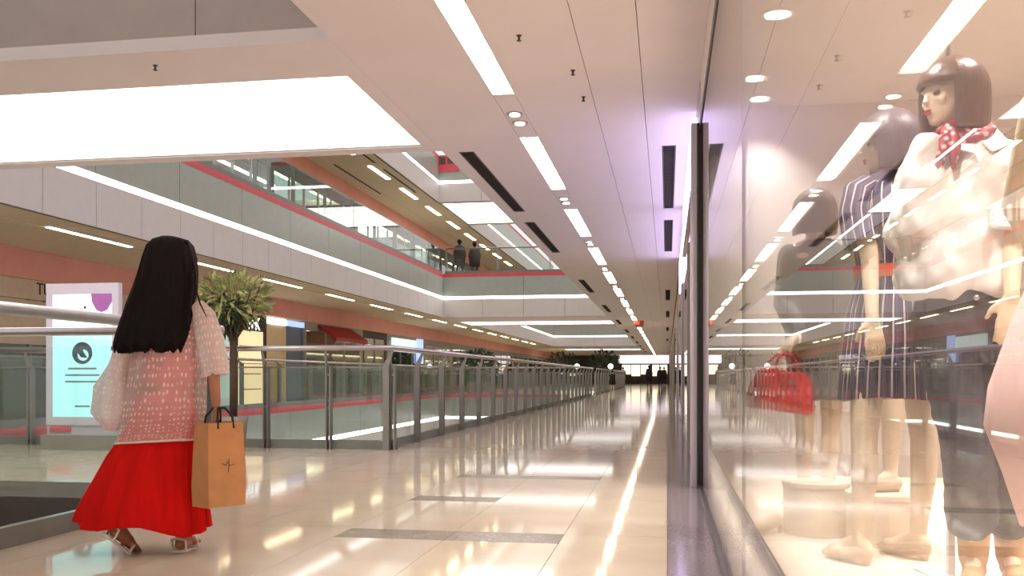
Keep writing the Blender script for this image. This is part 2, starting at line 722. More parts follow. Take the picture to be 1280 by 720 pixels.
cove(fascia('wall_opposite_fascia', 'white panelled slab edge across the first well', (OX, YA1), (OX, YB0), CE, 4.1, 5.0, 1, 1.3),
     'long white light line on the slab edge across the first well')
cove(fascia('wall_far_fascia', None, (OX, YB0), (CX, YB0), CE, 4.1, 5.0, -1, 1.6),
     'white light line closing the far end of the first well')
cove(fascia('wall_second_fascia', None, (OX, YB1), (OX, YC), CE, 4.1, 5.0, 1, 2.6),
     'slanting white light line along the second, farther well')
cove(fascia('wall_end_fascia', None, (OX, YC), (CX, YC), CE, 4.1, 5.0, -1, 3.0),
     'short white light line closing the far end of the second well')
cove(fascia('wall_lower_fascia', 'grey green slab edge at floor level across the first well', (OX, YA1), (OX, YB0), -1.6, -0.8, 0.08, 1, 1.3),
     'white light line below floor level seen through the railing glass')
cove(fascia('wall_lower_cross', None, (OX, YB0), (RX, YB0), -1.6, -0.8, 0.08, -1, 1.6),
     'light line below floor level at the far end of the first well')
fascia('wall_lower_second', None, (OX, YB1), (OX, YC), -1.6, -0.8, 0.08, 1, 2.6)
tag([o for o in COL.objects if o.name.startswith('cove_light')][-1], 'light line below floor level along the second, farther well', 'cove light', CG)
# upper storey
Z3 = 7.9
cove(fascia('wall_top_fascia', None, (OX, YA1), (OX, 36.1), Z3, 8.7, 9.7, 1, 2.6),
     'topmost light line running along the well two storeys up')
cove(fascia('wall_top_cross', None, (OX, 36.1), (-2.0, 36.1), Z3, 8.7, 9.7, -1, 2.0),
     'topmost cross light line with the small red sign above it')
cove(fascia('wall_top_second', None, (OX, 42.0), (OX, YC), Z3, 8.7, 9.7, 1, 2.6),
     'topmost light line beyond the upper luminous panel')
# near edges of the floor slab round the wells
trim(B(RX, RX + 0.03, YBACK, YA0, -0.9, 0.0), 'kick')
trim(B(OX, RX, YA0, YA0 + 0.03, -0.9, 0.0), 'kick')
trim(B(OX, RX, YA1 - 0.03, YA1, -0.9, 0.0), 'kick')
trim(B(RX, RX + 0.03, YA1, YB0, -0.9, 0.0).box(RX, RX + 0.03, YB1, YC, -0.9, 0.0), 'kick')
trim(B(OX - 0.03, OX, YBACK, YA0, -0.9, 0.0), 'fascia_grey')
# first well towards the camera: opposite slab edge
trim(B(OX - 0.06, OX, YBACK, YA0, CE, 5.0), 'fascia')
trim(B(OX - 0.06, OX, YA0, YA1, CE, 5.0), 'fascia')
trim(B(OX - 0.06, OX, YB0, YB1, CE, 5.0), 'fascia')

# ---- opposite walkway: soffits, slabs, bulkheads
so = struct(B(-18, OX - 0.06, YBACK, YEND, CE + 0.1, 4.9).build('ceiling_opposite', 'olive'), 'olive beige soffit over the opposite walkway')
B(-18, -9.95, YBACK, YEND, CE, CE + 0.1).build('ceiling_panel', 'olive', so)
B(-9.55, OX - 0.06, YBACK, YEND, CE, CE + 0.1).build('ceiling_panel', 'olive', so)
B(-9.95, -9.55, YBACK, YEND, CE + 0.02, CE + 0.1).build('ceiling_panel', 'olive', so)
su = struct(B(-17, OX - 0.06, YBACK, YEND, Z3 + 0.1, 9.6).build('ceiling_upper', 'olive'))
B(-17, -10.75, YBACK, YEND, Z3, Z3 + 0.1).build('ceiling_panel', 'olive', su)
B(-10.74, OX - 0.06, YBACK, YEND, Z3, Z3 + 0.1).build('ceiling_panel', 'olive', su)
struct(B(-17, OX - 0.06, YBACK, YEND, 4.9, 5.02).build('floor_upper', 'tile_far'))
trim(B(SX, SX + 0.06, YBACK, YEND, 2.74, CE), 'salmon', 'salmon coloured bulkhead above the opposite shops')
trim(B(-11.5, -11.42, YBACK, YEND, 7.42, Z3), 'salmon', 'salmon bulkhead above the upper shops')
trim(B(-11.50, -11.40, YBACK, YEND, 7.34, 7.42), 'dark_gap')
# dark slots in the upper soffit
trim(B(-10.9, -10.82, 22.5, 27.5, Z3 - 0.01, Z3).box(-10.9, -10.82, 29, 34, Z3 - 0.01, Z3), 'dark_gap')
trim(B(-9.5, -9.42, 25, 29, Z3 - 0.01, Z3).box(-9.5, -9.42, 30, 34, Z3 - 0.01, Z3), 'dark_gap')

# upper bridge with its own luminous panel
ub = struct(B(OX, -1.9, 36.14, 41.9, Z3 + 0.02, 9.6).build('ceiling_upper_bridge', 'plaster'))

# far right of the upper storey (this side): slab and parapet, so the wells are closed
struct(B(CX, 3.7, YBACK, YEND, 4.9, 5.02).build('floor_upper_near', 'tile_far'))
struct(B(3.4, 3.7, YBACK, YEND, 5.02, 9.6).build('wall_upper_near', 'beige_wall'))

# ---- end wall of the mall
ew = struct(B(-18, 1.0, YEND, YEND + 0.3, -0.3, 10.0).build('wall_end', 'shop_dark'))
struct(B(-18, 4, YBACK - 0.3, YBACK, -5, -0.3).build('wall_back', 'beige_wall'))
sg = empty('store_sign', (0, 0, 0))
tag(sg, 'wide pale lit sign band over the entrance at the corridor end', 'sign')
B(-5.6, 0.2, YEND - 0.35, YEND - 0.002, 2.35, 3.28).build('sign_box', 'end_glow', sg)
B(-5.7, 0.25, YEND - 0.38, YEND - 0.002, 2.25, 2.35).build('lower_rail', 'dark_gap', sg)
ent = empty('store_entrance')
tag(ent, 'warmly lit store entrance closing the far end of the corridor', 'entrance')
for i, (a, b) in enumerate(((-5.2, -4.2), (-4.1, -3.1), (-3.0, -2.0), (-1.7, -0.9), (-0.8, 0.0))):
    B(a, b, YEND - 0.06, YEND - 0.01, 0.9 if i % 2 else 1.1, 2.2).build('lit_window', 'end_warm', ent)
    B(a - 0.05, a, YEND - 0.1, YEND - 0.01, 0.0, 2.24).build('frame', 'shop_dark', ent)

# ---- right hand wall beyond the boutique
wr = struct(B(WX, WX + 0.3, 7.75, 11.2, 0, CE).build('wall_right', 'lilac_panel'), 'lilac white wall panel next to the shop window')
struct(B(WX + 0.02, WX + 0.3, 11.2, YEND, 2.5, CE).build('wall_right_bulkhead', 'beige_wall'))
post = struct(B(WX - 0.075, WX + 0.02, 7.60, 7.75, 0, 2.95).build('trim_pier', 'lilac_panel'), 'slim lilac grey pier at the end of the shop window')
sign = empty('fascia_sign')
tag(sign, 'white glowing fascia sign high on the wall beyond the shop window', 'sign')
B(WX - 0.05, WX - 0.002, 8.5, 13.2, 2.62, 3.24).build('light_box', 'sign_light', sign)
B(WX - 0.03, WX - 0.002, 13.5, 19.0, 2.56, 3.2).build('light_box', 'sign_light', sign)
B(WX - 0.055, WX - 0.002, 8.46, 13.24, 2.58, 2.62).build('frame', 'steel', sign)
rs = ['greenish grey glass', 'dim grey glass', 'pale grey glass']
yy = 11.2
for i in range(12):
    L = 5.0 + 3 * (i % 3)
    if yy + L > YEND:
        break
    s = empty('shopfront', (WX, yy, 0))
    tag(s, ['%s shopfront just past the lilac wall panel' % rs[0], '%s shopfront, second past the lilac wall panel' % rs[1],
            '%s shopfront, third past the lilac wall panel' % rs[2]][i] if i < 3 else 'distant glass shopfront far down the right-hand wall', 'shopfront',
        'shopfronts along the near wall')
    B(0, 0.012, 0.25, L - 0.2, 0.1, 2.48).build('glass_pane', 'shop_pane', s)
    B(-0.03, 0.06, 0, 0.22, 0, 2.5).build('pilaster', ('shop_grey', 'lilac_panel', 'steel')[i % 3], s)
    B(-0.01, 0.06, L - 0.2, L - 0.002, 0, 2.5).build('pilaster', 'shop_grey', s)
    B(0.3, 0.34, 0, L - .01, 0, 2.5).build('back_panel', ('fascia_grey', 'shop_beige', 'shop_grey')[i % 3], s)
    B(0.06, 0.3, 0.4, L - 0.4, 2.4, 2.5).build('ceiling_lamp', 'shop_lamp', s)
    B(0.0, 0.08, 0.2, L - 0.2, 0, 0.1).build('plinth', 'granite', s)
    yy += L

# ---------------------------------------------------------------- lamps
def linear_light(k, group, label):
    t = tag(empty('linear_light', ((LX0 + LX1) / 2, T0 + TPER * k + 1.31, CE)), label, 'ceiling light', group)
    return t


ORD = ['first', 'second', 'third', 'fourth', 'fifth', 'sixth', 'seventh', 'eighth', 'ninth', 'tenth', 'eleventh', 'twelfth']
proto = None
for k in range(-3, NL):
    if k == 0:
        lab = 'recessed double strip light, first in view at the top of the picture'
    elif k < 0:
        lab = 'recessed double strip light overhead, out of view'
    elif k == 1:
        lab = 'recessed double strip light just beyond the first pair of spotlights'
    elif k == 2:
        lab = 'recessed double strip light, third along the corridor ceiling'
    elif k == 3:
        lab = 'recessed double strip light, fourth along the corridor ceiling'
    else:
        lab = (ORD[k] + ' strip light along the corridor ceiling, counted from the camera') if k < 10 else 'one of the tiniest strip lights where the corridor ceiling vanishes'
    t = linear_light(k, 'strip lights in the corridor ceiling', lab)
    if proto is None:
        proto = t
        MB().box(-0.098, 0.098, -1.30, 1.30, 0.075, 0.098).box(-0.098, -0.092, -1.3, 1.3, 0.0, 0.075).box(0.092, 0.098, -1.3, 1.3, 0.0, 0.075).build('housing', 'white_paint', t)
        MB().box(-0.005, 0.075, -1.27, 1.27, 0.012, 0.04).build('diffuser', 'tube', t)
        MB().box(-0.086, -0.068, -1.29, 1.29, 0.01, 0.03).build('side_tube', 'tube', t)
    else:
        for ch in proto.children:
            dup(ch, t)
sp = None
for k in range(0, NL - 1):
    for j in (0, 1):
        y = T0 + TPER * k + 3.2 + 0.3 * j
        t = tag(empty('spotlight', (-1.375, y, CE)), ('nearer', 'farther')[j] + ' round spotlight of the ' + ORD[k] + ' pair between the corridor strip lights' if k < 5 else 'tiny distant spotlight between the far corridor strip lights', 'spotlight', 'spotlights between the strip lights')
        if sp is None:
            sp = t
            MB().lathe([(0.075, -0.012), (0.075, -0.0005)], 16).build('ring', 'steel', t)
            MB().lathe([(0.048, -0.018), (0.048, -0.012)], 16).build('lens', 'spot_lens', t)
        else:
            for ch in sp.children:
                dup(ch, t)
# opposite walkway strips
oy = [5.2, 9.2, 13.3, 17.35, 21.3, 25.5, 29.6, 33.7, 37.8, 41.9, 46, 50, 54, 58, 62, 66]
for i, y in enumerate(oy):
    t = tag(empty('linear_light', (-9.75, y + 1.1, CE)), ['thin strip light under the opposite soffit beside the nearest well, out of frame', 'thin strip light under the opposite soffit at the left frame edge', 'long thin yellowish strip light left of the head of the woman',
             'thin yellowish strip light just right of the hair of the woman', 'thin yellowish strip light above the potted tree', 'thin yellowish strip light right of the potted tree',
             'thin yellowish strip light above the red awning'][i] if i < 7 else (ORD[i - 7] + ' strip light under the opposite soffit beyond the red awning' if i < 12 else 'tiny strip light at the far end of the opposite soffit'), 'ceiling light', 'strip lights under the opposite soffit')
    B(-0.06, 0.06, -1.2, 1.2, -0.02, 0.018).build('housing', 'white_paint', t)
    B(-0.04, 0.04, -1.15, 1.15, -0.03, -0.02).build('diffuser', 'tube_warm', t)
for i, (x, y) in enumerate(((-10.0, 11.0), (-10.0, 12.1))):
    t = tag(empty('spotlight', (x, y, CE)), ('left' if i == 0 else 'right') + ' one of two small spots under the opposite soffit', 'spotlight')
    MB().lathe([(0.09, -0.012), (0.09, -0.0005)], 12).build('ring', 'white_paint', t)
    MB().lathe([(0.06, -0.018), (0.06, -0.012)], 12).build('lens', 'spot_lens', t)
# upper soffit strips
for i in range(9):
    y = 25.6 + 3.7 * i
    t = tag(empty('linear_light', (-9.75, y + 1.1, Z3)), ORD[i] + ' yellowish strip light under the upper soffit, counted from the near bridge', 'ceiling light', 'strip lights under the upper soffit')
    B(-0.09, 0.09, -1.1, 1.1, -0.02, 0.0).build('housing', 'white_paint', t)
    B(-0.075, 0.075, -1.05, 1.05, -0.03, -0.02).build('diffuser', 'tube_warm', t)


def luminous(loc, x0, x1, y0, y1, label):
    t = tag(empty('luminous_panel', loc), label, 'light panel')
    B(x0, x1, y0, y1, 0.0, 0.03).build('diffuser', 'panel_light', t)
    B(x0 - .01, x1 + .01, y0 - .012, y0, -0.006, 0.05).box(x0 - .01, x1 + .01, y1, y1 + .012, -0.006, 0.05).box(x1, x1 + .012, y0, y1, -0.006, 0.05).build('frame', 'white_paint', t)
    return t


luminous((0, 0, CE + 0.02), OX + 0.02, -2.54, PY0, PY1, 'huge white luminous panel in the soffit of the near bridge')
luminous((0, 0, CE), OX + 0.02, CX - 0.03, 40.02, 42.34, 'thin white luminous panel in the soffit of the second bridge')
luminous((0, 0, CE), OX + 0.02, CX - 0.03, 82.02, 84.98, 'farthest white luminous panel above the end of the corridor')
luminous((0, 0, Z3), OX + 0.1, -2.0, 36.4, 41.3, 'bright white luminous panel under the upper bridge, seen through the well')

# vents
def vent(x0, x1, y0, y1, label, group):
    t = tag(empty('ceiling_vent', ((x0 + x1) / 2, (y0 + y1) / 2, CE)), label, 'air vent', group)
    a, b = (x1 - x0) / 2, (y1 - y0) / 2
    MB().box(-a, a, -b, b, 0.06, 0.098).build('backing', 'vent', t)
    MB().box(-a, -a + 0.012, -b, b, -0.004, 0.06).box(a - 0.012, a, -b, b, -0.004, 0.06).box(-a, a, -b, -b + .012, -0.004, 0.06).box(-a, a, b - .012, b, -0.004, 0.06).build('frame', 'steel_dark', t)
    g = MB()
    n = int((y1 - y0) / 0.06)
    for i in range(n):
        y = -b + 0.02 + i * (2 * b - 0.04) / n
        g.box(-a + 0.012, a - 0.012, y, y + 0.012, 0.01, 0.05)
    g.build('grille', 'vent', t)


lv = ['long dark slot vent in the right-hand ceiling strip, nearer one', 'dark slot vent in the right-hand ceiling strip, second one']
for i, (a, b) in enumerate(VRR):
    vent(-0.05, 0.09, a, b, lv[i] if i < 2 else ORD[i] + ' dark slot vent of the row near the shop wall', 'slot vents near the shop wall')
lv = ['long dark slot vent along the well edge, nearer one', 'dark slot vent along the well edge, second one']
for i, (a, b) in enumerate(VL):
    vent(-2.203, -2.042, a, b, lv[i] if i < 2 else (ORD[i] + ' dark slot vent along the well edge, counted from the camera' if i < 6 else 'tiny slot vent at the far end of the well edge row'), 'slot vents along the well edge')
# sprinklers and detectors
def sprinkler(x, y, label):
    t = tag(empty('sprinkler', (x, y, CE)), label, 'sprinkler')
    MB().lathe([(0.008, -0.035), (0.008, -0.004), (0.02, -0.003), (0.02, -0.0005)], 12).build('body', 'vent', t)
    MB().lathe([(0.016, -0.039), (0.016, -0.035)], 12).build('deflector', 'vent', t)


sprinkler(-1.03, 6.4, 'tiny dark sprinkler right of the first strip light')
sprinkler(-0.71, 7.9, 'tiny dark sprinkler by the ceiling seam, nearer the shop window')
sprinkler(-0.73, 7.2, 'small ceiling sensor by the ceiling seam above the dark sprinkler')
sprinkler(-3.9, 6.55, 'tiny sprinkler in the white soffit strip before the luminous panel')
t = tag(empty('pendant_lamp', (-1.19, 40.0, CE)), 'small red lamp hanging beside the far strip lights', 'lamp')
MB().lathe([(0.12, -0.3), (0.2, -0.2), (0.2, -0.02), (0.2, -0.0005)], 14).build('dome', 'belt', t)
MB().lathe([(0.22, -0.02), (0.22, -0.0004)], 14).build('collar', 'white_paint', t)

# ---------------------------------------------------------------- railings
def railing(label, a, b, step, side, z0=0.0, group=None, name='glass_railing', postm='steel_post', first=0.0, h=1.24, hand='steel', chan=True, gz=1.0):
    """a->b in plan; side = unit vector towards the walkway"""
    a, b, sd = Vector((a[0], a[1], 0)), Vector((b[0], b[1], 0)), Vector((side[0], side[1], 0))
    L = (b - a).length
    d = (b - a).normalized()
    ang = math.atan2(d.y, d.x)
    root = tag(empty(name, (a.x, a.y, z0), ang), label, 'railing', group)
    s = 1 if Vector((-d.y, d.x, 0)).dot(sd) > 0 else -1     # local y towards the walkway
    MB().tube([(0, s * 0.17, h), (L, s * 0.17, h)], 0.034, 12).build('handrail', hand, root, smooth=True)
    MB().box(0, L, min(s * 0.0, s * 0.05), max(s * 0.0, s * 0.05), 0.0, 0.11).build('kick_plate', 'kick', root)
    n = max(1, round(L / step))
    pm = MB()
    y0, y1 = sorted((s * 0.05, s * 0.13))
    pm.box(-0.008, 0.008, y0, y1, 0.002, 1.02)
    # bent arm carrying the handrail
    base = len(pm.v)
    q = [(s * 0.05, 1.02), (s * 0.13, 1.02), (s * 0.185, h - 0.03), (s * 0.155, h - 0.03)]
    for xx in (-0.008, 0.008):
        pm.v += [(xx, yy_, zz_) for yy_, zz_ in q]
    pm.f += [(base, base + 1, base + 2, base + 3), (base + 7, base + 6, base + 5, base + 4)] + [(base + i, base + 4 + i, base + 4 + (i + 1) % 4, base + (i + 1) % 4) for i in range(4)]
    for dx in (0.05,):
        pm.box(-0.008 + dx, 0.008 + dx, y0, y1, 0.002, 1.02)
        pm.box(-0.008, dx + .008, (y0 + y1) / 2 - .012, (y0 + y1) / 2 + .012, 0.5, 0.53)
        pm.box(-0.008, dx + .008, (y0 + y1) / 2 - .012, (y0 + y1) / 2 + .012, 0.9, 0.93)
    me = pm.mesh('post')
    me.materials.append(MATS[postm])
    xs_ = [first + i * (L - first - 0.08) / n for i in range(n + 1)]
    for x in xs_:
        o = bpy.data.objects.new('post', me)
        COL.objects.link(o)
        o.parent = root
        o.location = (x + 0.01, 0, 0)
    pw = (L - first - 0.08) / n - 0.03
    gy0, gy1 = sorted((s * 0.018, s * 0.030))
    gm = MB().box(0, pw, gy0, gy1, 0.111, gz).mesh('glass_pane')
    gm.materials.append(MATS['rail_glass'])
    cm = MB().box(0, pw, min(gy0, gy1) - .006, max(gy0, gy1) + .006, 1.0, 1.018).mesh('top_channel')
    cm.materials.append(MATS['steel_post'])
    for x in xs_[:-1]:
        o = bpy.data.objects.new('glass_pane', gm)
        COL.objects.link(o)
        o.parent = root
        o.location = (x + 0.03, 0, 0)
        if not chan:
            continue
        c = bpy.data.objects.new('top_channel', cm)
        COL.objects.link(c)
        c.parent = o
    return root


RG = None
railing('steel handrail and glass beside the walking woman, along the nearest well', (RX, YBACK + .5), (RX, YA0 + .17), 2.74, (1, 0), chan=False, gz=1.12)
railing('glass railing with steel handrail across the near side of the bridge', (OX + .05, YA0), (RX + 0.2, YA0), 1.84, (0, 1), chan=False, gz=1.12, first=0.2)
railing('glass railing between the bridge and the first well, behind the kiosk', (OX + .05, YA1), (RX + 0.2, YA1), 0.88, (0, -1))
railing('long glass railing receding along the right edge of the first well', (RX, YA1 - 0.17), (RX, 41.3), 1.36, (1, 0))
railing('distant glass railing beyond the second bridge on the near side', (RX, YB1), (RX, YC), 1.9, (1, 0))
railing('glass railing along the opposite walkway across the first well', (OX, YA1), (OX, YB0), 2.0, (-1, 0), z0=0.17, h=1.1)
railing('glass railing at the far end of the first well, before the second bridge', (OX + .1, YB0), (RX - .1, YB0), 1.6, (0, 1))
railing('glass railing along the opposite walkway beside the nearest well', (OX, YBACK + .5), (OX, YA0 - .1), 1.8, (-1, 0))
railing('upper storey glass railing above the red line across the first well', (OX, YA1), (OX, YB0), 2.2, (-1, 0), z0=5.09, h=1.05, hand='steel_dark')
railing('upper storey glass railing at the far end of the first well', (OX + .1, YB0), (CX - .1, YB0), 2.2, (0, 1), z0=5.09, h=1.05, hand='steel_dark')


# ---------------------------------------------------------------- shops opposite
def unit(y0, y1, label, wall='shop_grey', glassy=True, zt=2.74, pil='shop_grey', x=SX, z=0.0, depth=2.6, lamp='shop_lamp', mull=0, group=None):
    s = tag(empty('shopfront', (x, y0, z)), label, 'shopfront', group)
    L = y1 - y0
    B(-0.05, 0.03, 0, 0.18, 0, zt).build('pilaster', pil, s)
    B(-0.05, 0.03, L - 0.18, L - 0.004, 0, zt).build('pilaster', pil, s)
    if glassy:
        n = mull + 1
        for i in range(n):
            a, b = 0.19 + (L - 0.38) * i / n, 0.19 + (L - 0.38) * (i + 1) / n
            B(-0.02, -0.005, a + 0.03, b - 0.03, 0.08, zt - 0.3).build('glass_pane', 'shop_pane', s)
            if i:
                B(-0.05, 0.02, a - 0.03, a + 0.03, 0.0, zt - 0.3).build('mullion', 'steel_post', s)
        B(-depth, -depth + 0.05, 0, L - .01, 0, zt).build('back_wall', wall, s)
        B(-depth + .05, -0.06, 0, 0.03, 0, zt).build('side_wall', wall, s)
        B(-depth * 0.8, -0.5, L * 0.2, L * 0.8, zt - 0.09, zt - 0.04).build('ceiling_lamp', lamp, s)
        B(-0.05, 0.03, 0.18, L - 0.18, zt - 0.3, zt).build('fascia_board', pil, s)
    else:
        B(-0.05, 0.0, 0.18, L - 0.18, 0, zt).build('wall_panel', wall, s)
    return s


RT = (math.pi / 2, 0, math.pi / 2)
s = unit(-2.0, 7.0, 'glass shopfront opposite, nearest the camera and mostly out of frame', 'shop_grey', mull=3)
s = unit(7.0, 14.4, 'glass shopfront opposite behind the left edge of the railing', 'fascia_grey', mull=4, lamp='shop_lamp_cool')
B(0.03, 0.05, 0, 7.39, 2.36, 2.73).build('sign_panel', 'beige_wall', s)
B(0.03, 0.045, 0, 7.39, 1.5, 2.34).build('lower_panel', 'beige_wall', s)
s = unit(14.4, 19.6, 'beige shopfront opposite with dark raised letters, behind the kiosk', 'fascia_grey', pil='beige_wall', mull=3, lamp='shop_lamp_cool')
B(0.03, 0.05, 0, 5.19, 2.36, 2.73).build('sign_panel', 'beige_wall', s)
B(0.03, 0.045, 0, 5.19, 1.5, 2.34).build('lower_panel', 'beige_wall', s)
text('TU', 0.33, 'lettering_dark', s, (0.052, 1.72, 2.47), RT)
s = unit(19.6, 24.2, 'dim glass shopfront opposite behind the potted tree', 'shop_dark', pil='shop_dark', mull=2)
s = unit(24.2, 26.25, 'shopfront with white letters above a lit beige column', 'lit_beige', False, pil='shop_dark', zt=2.7)
B(0.0, 0.04, 0.15, 1.9, 2.22, 2.7).build('sign_board', 'shop_dark', s)
text('WFK', 0.52, 'letters_white', s, (0.045, 1.0, 2.26), RT)
for zz in (0.5, 0.95, 1.35, 1.75):
    B(0.0, 0.02, 0.3, 1.7, zz, zz + 0.03).build('shelf_line', 'belt', s)
s = unit(26.25, 27.7, 'beige panelled shopfront with a white lit cap beside the white letters', 'shop_beige', False, pil='shop_beige', zt=2.5)
B(-0.05, 0.05, 0.05, 1.4, 2.5, 2.7).build('light_cap', 'letters_white', s)
s = unit(27.75, 29.2, 'narrow blue grey shopfront panel with a lit cap', 'shop_blue', False, pil='shop_blue', zt=2.5)
B(-0.05, 0.05, 0.05, 1.4, 2.5, 2.68).build('light_cap', 'lit_blue', s)
s = unit(29.2, 35.2, 'grey shopfront with a dark red awning', 'shop_grey', mull=2)
aw = MB()
aw.v = [(0.03, 1.2, 2.7), (0.03, 4.6, 2.7), (0.7, 4.6, 2.25), (0.7, 1.2, 2.25), (0.03, 1.2, 2.66), (0.03, 4.6, 2.66), (0.7, 4.6, 2.1), (0.7, 1.2, 2.1)]
aw.f = [(0, 3, 2, 1), (4, 5, 6, 7), (0, 4, 7, 3), (3, 7, 6, 2), (2, 6, 5, 1), (1, 5, 4, 0)]
aw.build('awning', 'awning', s)
s = unit(35.2, 38.4, 'dark doorway shopfront opposite past the red awning', 'shop_dark', pil='shop_dark', mull=1)
s = unit(38.4, 44.6, 'shopfront opposite with pale blue screens', 'shop_grey', mull=2, lamp='shop_lamp_cool')
B(0.03, 0.08, 0.6, 4.6, 2.0, 2.6).build('screen', 'shop_lamp_cool', s)
B(0.03, 0.09, 4.7, 5.8, 1.5, 2.7).build('banner', 'lit_blue', s)
yy = 44.6
for i, (L, wall) in enumerate(((6, 'shop_dark'), (7, 'shop_grey'), (6, 'shop_dark'), (8, 'shop_beige'), (8, 'shop_dark'), (9, 'shop_grey'), (9, 'shop_dark'), (9.6, 'shop_grey'))):
    unit(yy, yy + L, ['small dark glass shopfront opposite just past the blue screens', 'grey glass shopfront opposite, second past the blue screens'][i] if i < 2 else
         'tiny distant glass shopfront at the end of the opposite walkway', wall, mull=2, group='distant shopfronts opposite')
    yy += L
# upper shops
yy = 12.0
up = []
for i, L in enumerate((6.5, 7.0, 7.5, 8.0, 8.0, 9.0, 9.0, 9.0)):
    up.append(unit(yy, yy + L, ['upper shopfront of dark glass just behind the near bridge', 'upper shopfront of dark glass with tall mullions', 'upper shopfront of dark glass with tall mullions and a white rail',
                      'upper shopfront with a pale luminous ceiling'][i] if i < 4 else 'distant upper shopfront at the far end of the upper walkway', ('shop_dark', 'shop_dark', 'shop_grey')[i % 3],
         x=-11.5, z=5.02, zt=2.32, mull=5, lamp='shop_lamp_cool', pil='shop_dark', group='upper shopfronts across the well'))
    yy += L
B(-0.15, -0.12, -4.3, 0.5, 1.53, 1.62).build('light_strip', 'cove', up[2])
B(-2.3, -0.12, 0.5, 0.6, 1.53, 1.62).build('light_strip', 'cove', up[2])
B(-2.5, -0.3, 0.3, 7.2, 2.18, 2.22).build('luminous_ceiling', 'panel_light', up[3])
rsn = tag(empty('wall_sign', (-8.75, 36.02, 9.42)), 'small red sign fixed high on the cross edge of the well', 'sign')
B(-0.5, 0.5, -0.03, 0.05, -0.3, 0.35).build('sign_plate', 'red_strip', rsn)
B(-0.28, -0.04, -0.045, -0.03, 0.0, 0.28).box(0.06, 0.3, -0.045, -0.03, 0.0, 0.28).build('dark_mark', 'dark_gap', rsn)

# ---------------------------------------------------------------- kiosk
kx, ky = -7.03, 10.2
k = tag(empty('information_kiosk', (kx, ky, 0)), 'tall white digital kiosk with a lit pale blue screen on the bridge', 'kiosk')
HW = 0.485
B(-HW, HW, -0.0, 0.06, 0.18, 2.03).build('body', 'lilac_panel', k)
B(-HW - .03, HW + .03, -0.08, 0.24, 0.0, 0.18).build('base', 'shop_grey', k)
fr = MB()
fr.box(-HW, -HW + .085, -0.02, 0, .3, 2.03).box(HW - .085, HW, -0.02, 0, .3, 2.03).box(-HW + .085, HW - .085, -0.02, 0, 1.9, 2.03).box(-HW + .085, HW - .085, -0.02, 0, .3, .40)
fr.build('frame', 'lilac_panel', k)
sc_ = B(-HW + .085, HW - .085, -0.012, -0.001, 0.40, 1.52).build('screen', 'screen', k)
B(-HW + .085, HW - .085, -0.012, -0.001, 1.52, 1.90).build('upper_screen', 'screen_white', k)
pn = MB()                                                      # purple pennant shape in the upper corner
n0 = 0
pts = [(0.12, 1.90), (0.395, 1.90), (0.395, 1.80), (0.33, 1.70), (0.26, 1.675), (0.19, 1.70), (0.13, 1.80)]
pn.v = [(x, -0.016, z) for x, z in pts] + [(x, -0.013, z) for x, z in pts]
m_ = len(pts)
pn.f = [tuple(range(m_ - 1, -1, -1))[::-1], tuple(range(m_, 2 * m_))[::-1]] + [(i, (i + 1) % m_, m_ + (i + 1) % m_, m_ + i) for i in range(m_)]
pn.build('purple_print', 'print_purple', k)
lg = MB()                                                      # round emblem: dark ring with a pale leaf-like gap
nn = 28
for i in range(nn):
    a = 2 * math.pi * i / nn
    lg.v += [(-0.0 + 0.135 * math.cos(a), -0.016, 1.18 + 0.135 * math.sin(a)), (0.012 + 0.075 * math.cos(a), -0.016, 1.155 + 0.07 * math.sin(a))]
lg.f = [(2 * i, 2 * ((i + 1) % nn), 2 * ((i + 1) % nn) + 1, 2 * i + 1) for i in range(nn)]
lg.build('round_emblem', 'print_dark', k)
wv = MB()
wv.v = [(-0.07, -0.0165, 1.20), (0.0, -0.0165, 1.25), (0.02, -0.0165, 1.19), (0.07, -0.0165, 1.12), (-0.02, -0.0165, 1.13)]
wv.f = [(0, 4, 3, 2, 1)]
wv.build('emblem_mark', 'print_dark', k)
for zz, hw in ((0.98, 0.19), (0.90, 0.23), (0.82, 0.23), (0.52, 0.1)):
    B(-hw, hw, -0.0145, -0.0125, zz, zz + 0.022).build('text_line', 'print_grey', k)
B(0.02, 0.05, -0.0145, -0.0125, 1.72, 1.75).build('small_dot', 'print_dark', k)
B(0.40, 0.44, -0.04, -0.02, 1.21, 1.26).build('camera_eye', 'black_frame', k)
B(-0.44, -0.16, -0.02, -0.001, 0.22, 0.28).build('red_label', 'red_strip', k)


# ---------------------------------------------------------------- plants
def leaves(n, center, rad, size, seed, droop=0.2, flat=1.0):
    rnd = random.Random(seed)
    mb = MB()
    c = Vector(center)
    for i in range(n):
        while True:
            p = Vector((rnd.uniform(-1, 1), rnd.uniform(-1, 1), rnd.uniform(-1, 1)))
            if 0.15 < p.length < 1:
                break
        q = c + Vector((p.x * rad[0], p.y * rad[1], p.z * rad[2]))
        d = (p + Vector((rnd.uniform(-.6, .6), rnd.uniform(-.6, .6), rnd.uniform(-.4, .8)))).normalized()
        sd = d.cross(Vector((rnd.uniform(-1, 1), rnd.uniform(-1, 1), rnd.uniform(-1, 1)))).normalized()
        l, w_ = size * rnd.uniform(.7, 1.4), size * 0.16
        b = len(mb.v)
        up = d.cross(sd) * (w_ * 0.35)
        mb.v += [tuple(q), tuple(q + d * l * .45 + sd * w_), tuple(q + d * l * .5 - up), tuple(q + d * l * .45 - sd * w_), tuple(q + d * l - Vector((0, 0, droop * l)))]
        mb.f += [(b, b + 1, b + 2), (b, b + 2, b + 3), (b + 1, b + 4, b + 2), (b + 2, b + 4, b + 3)]
    return mb


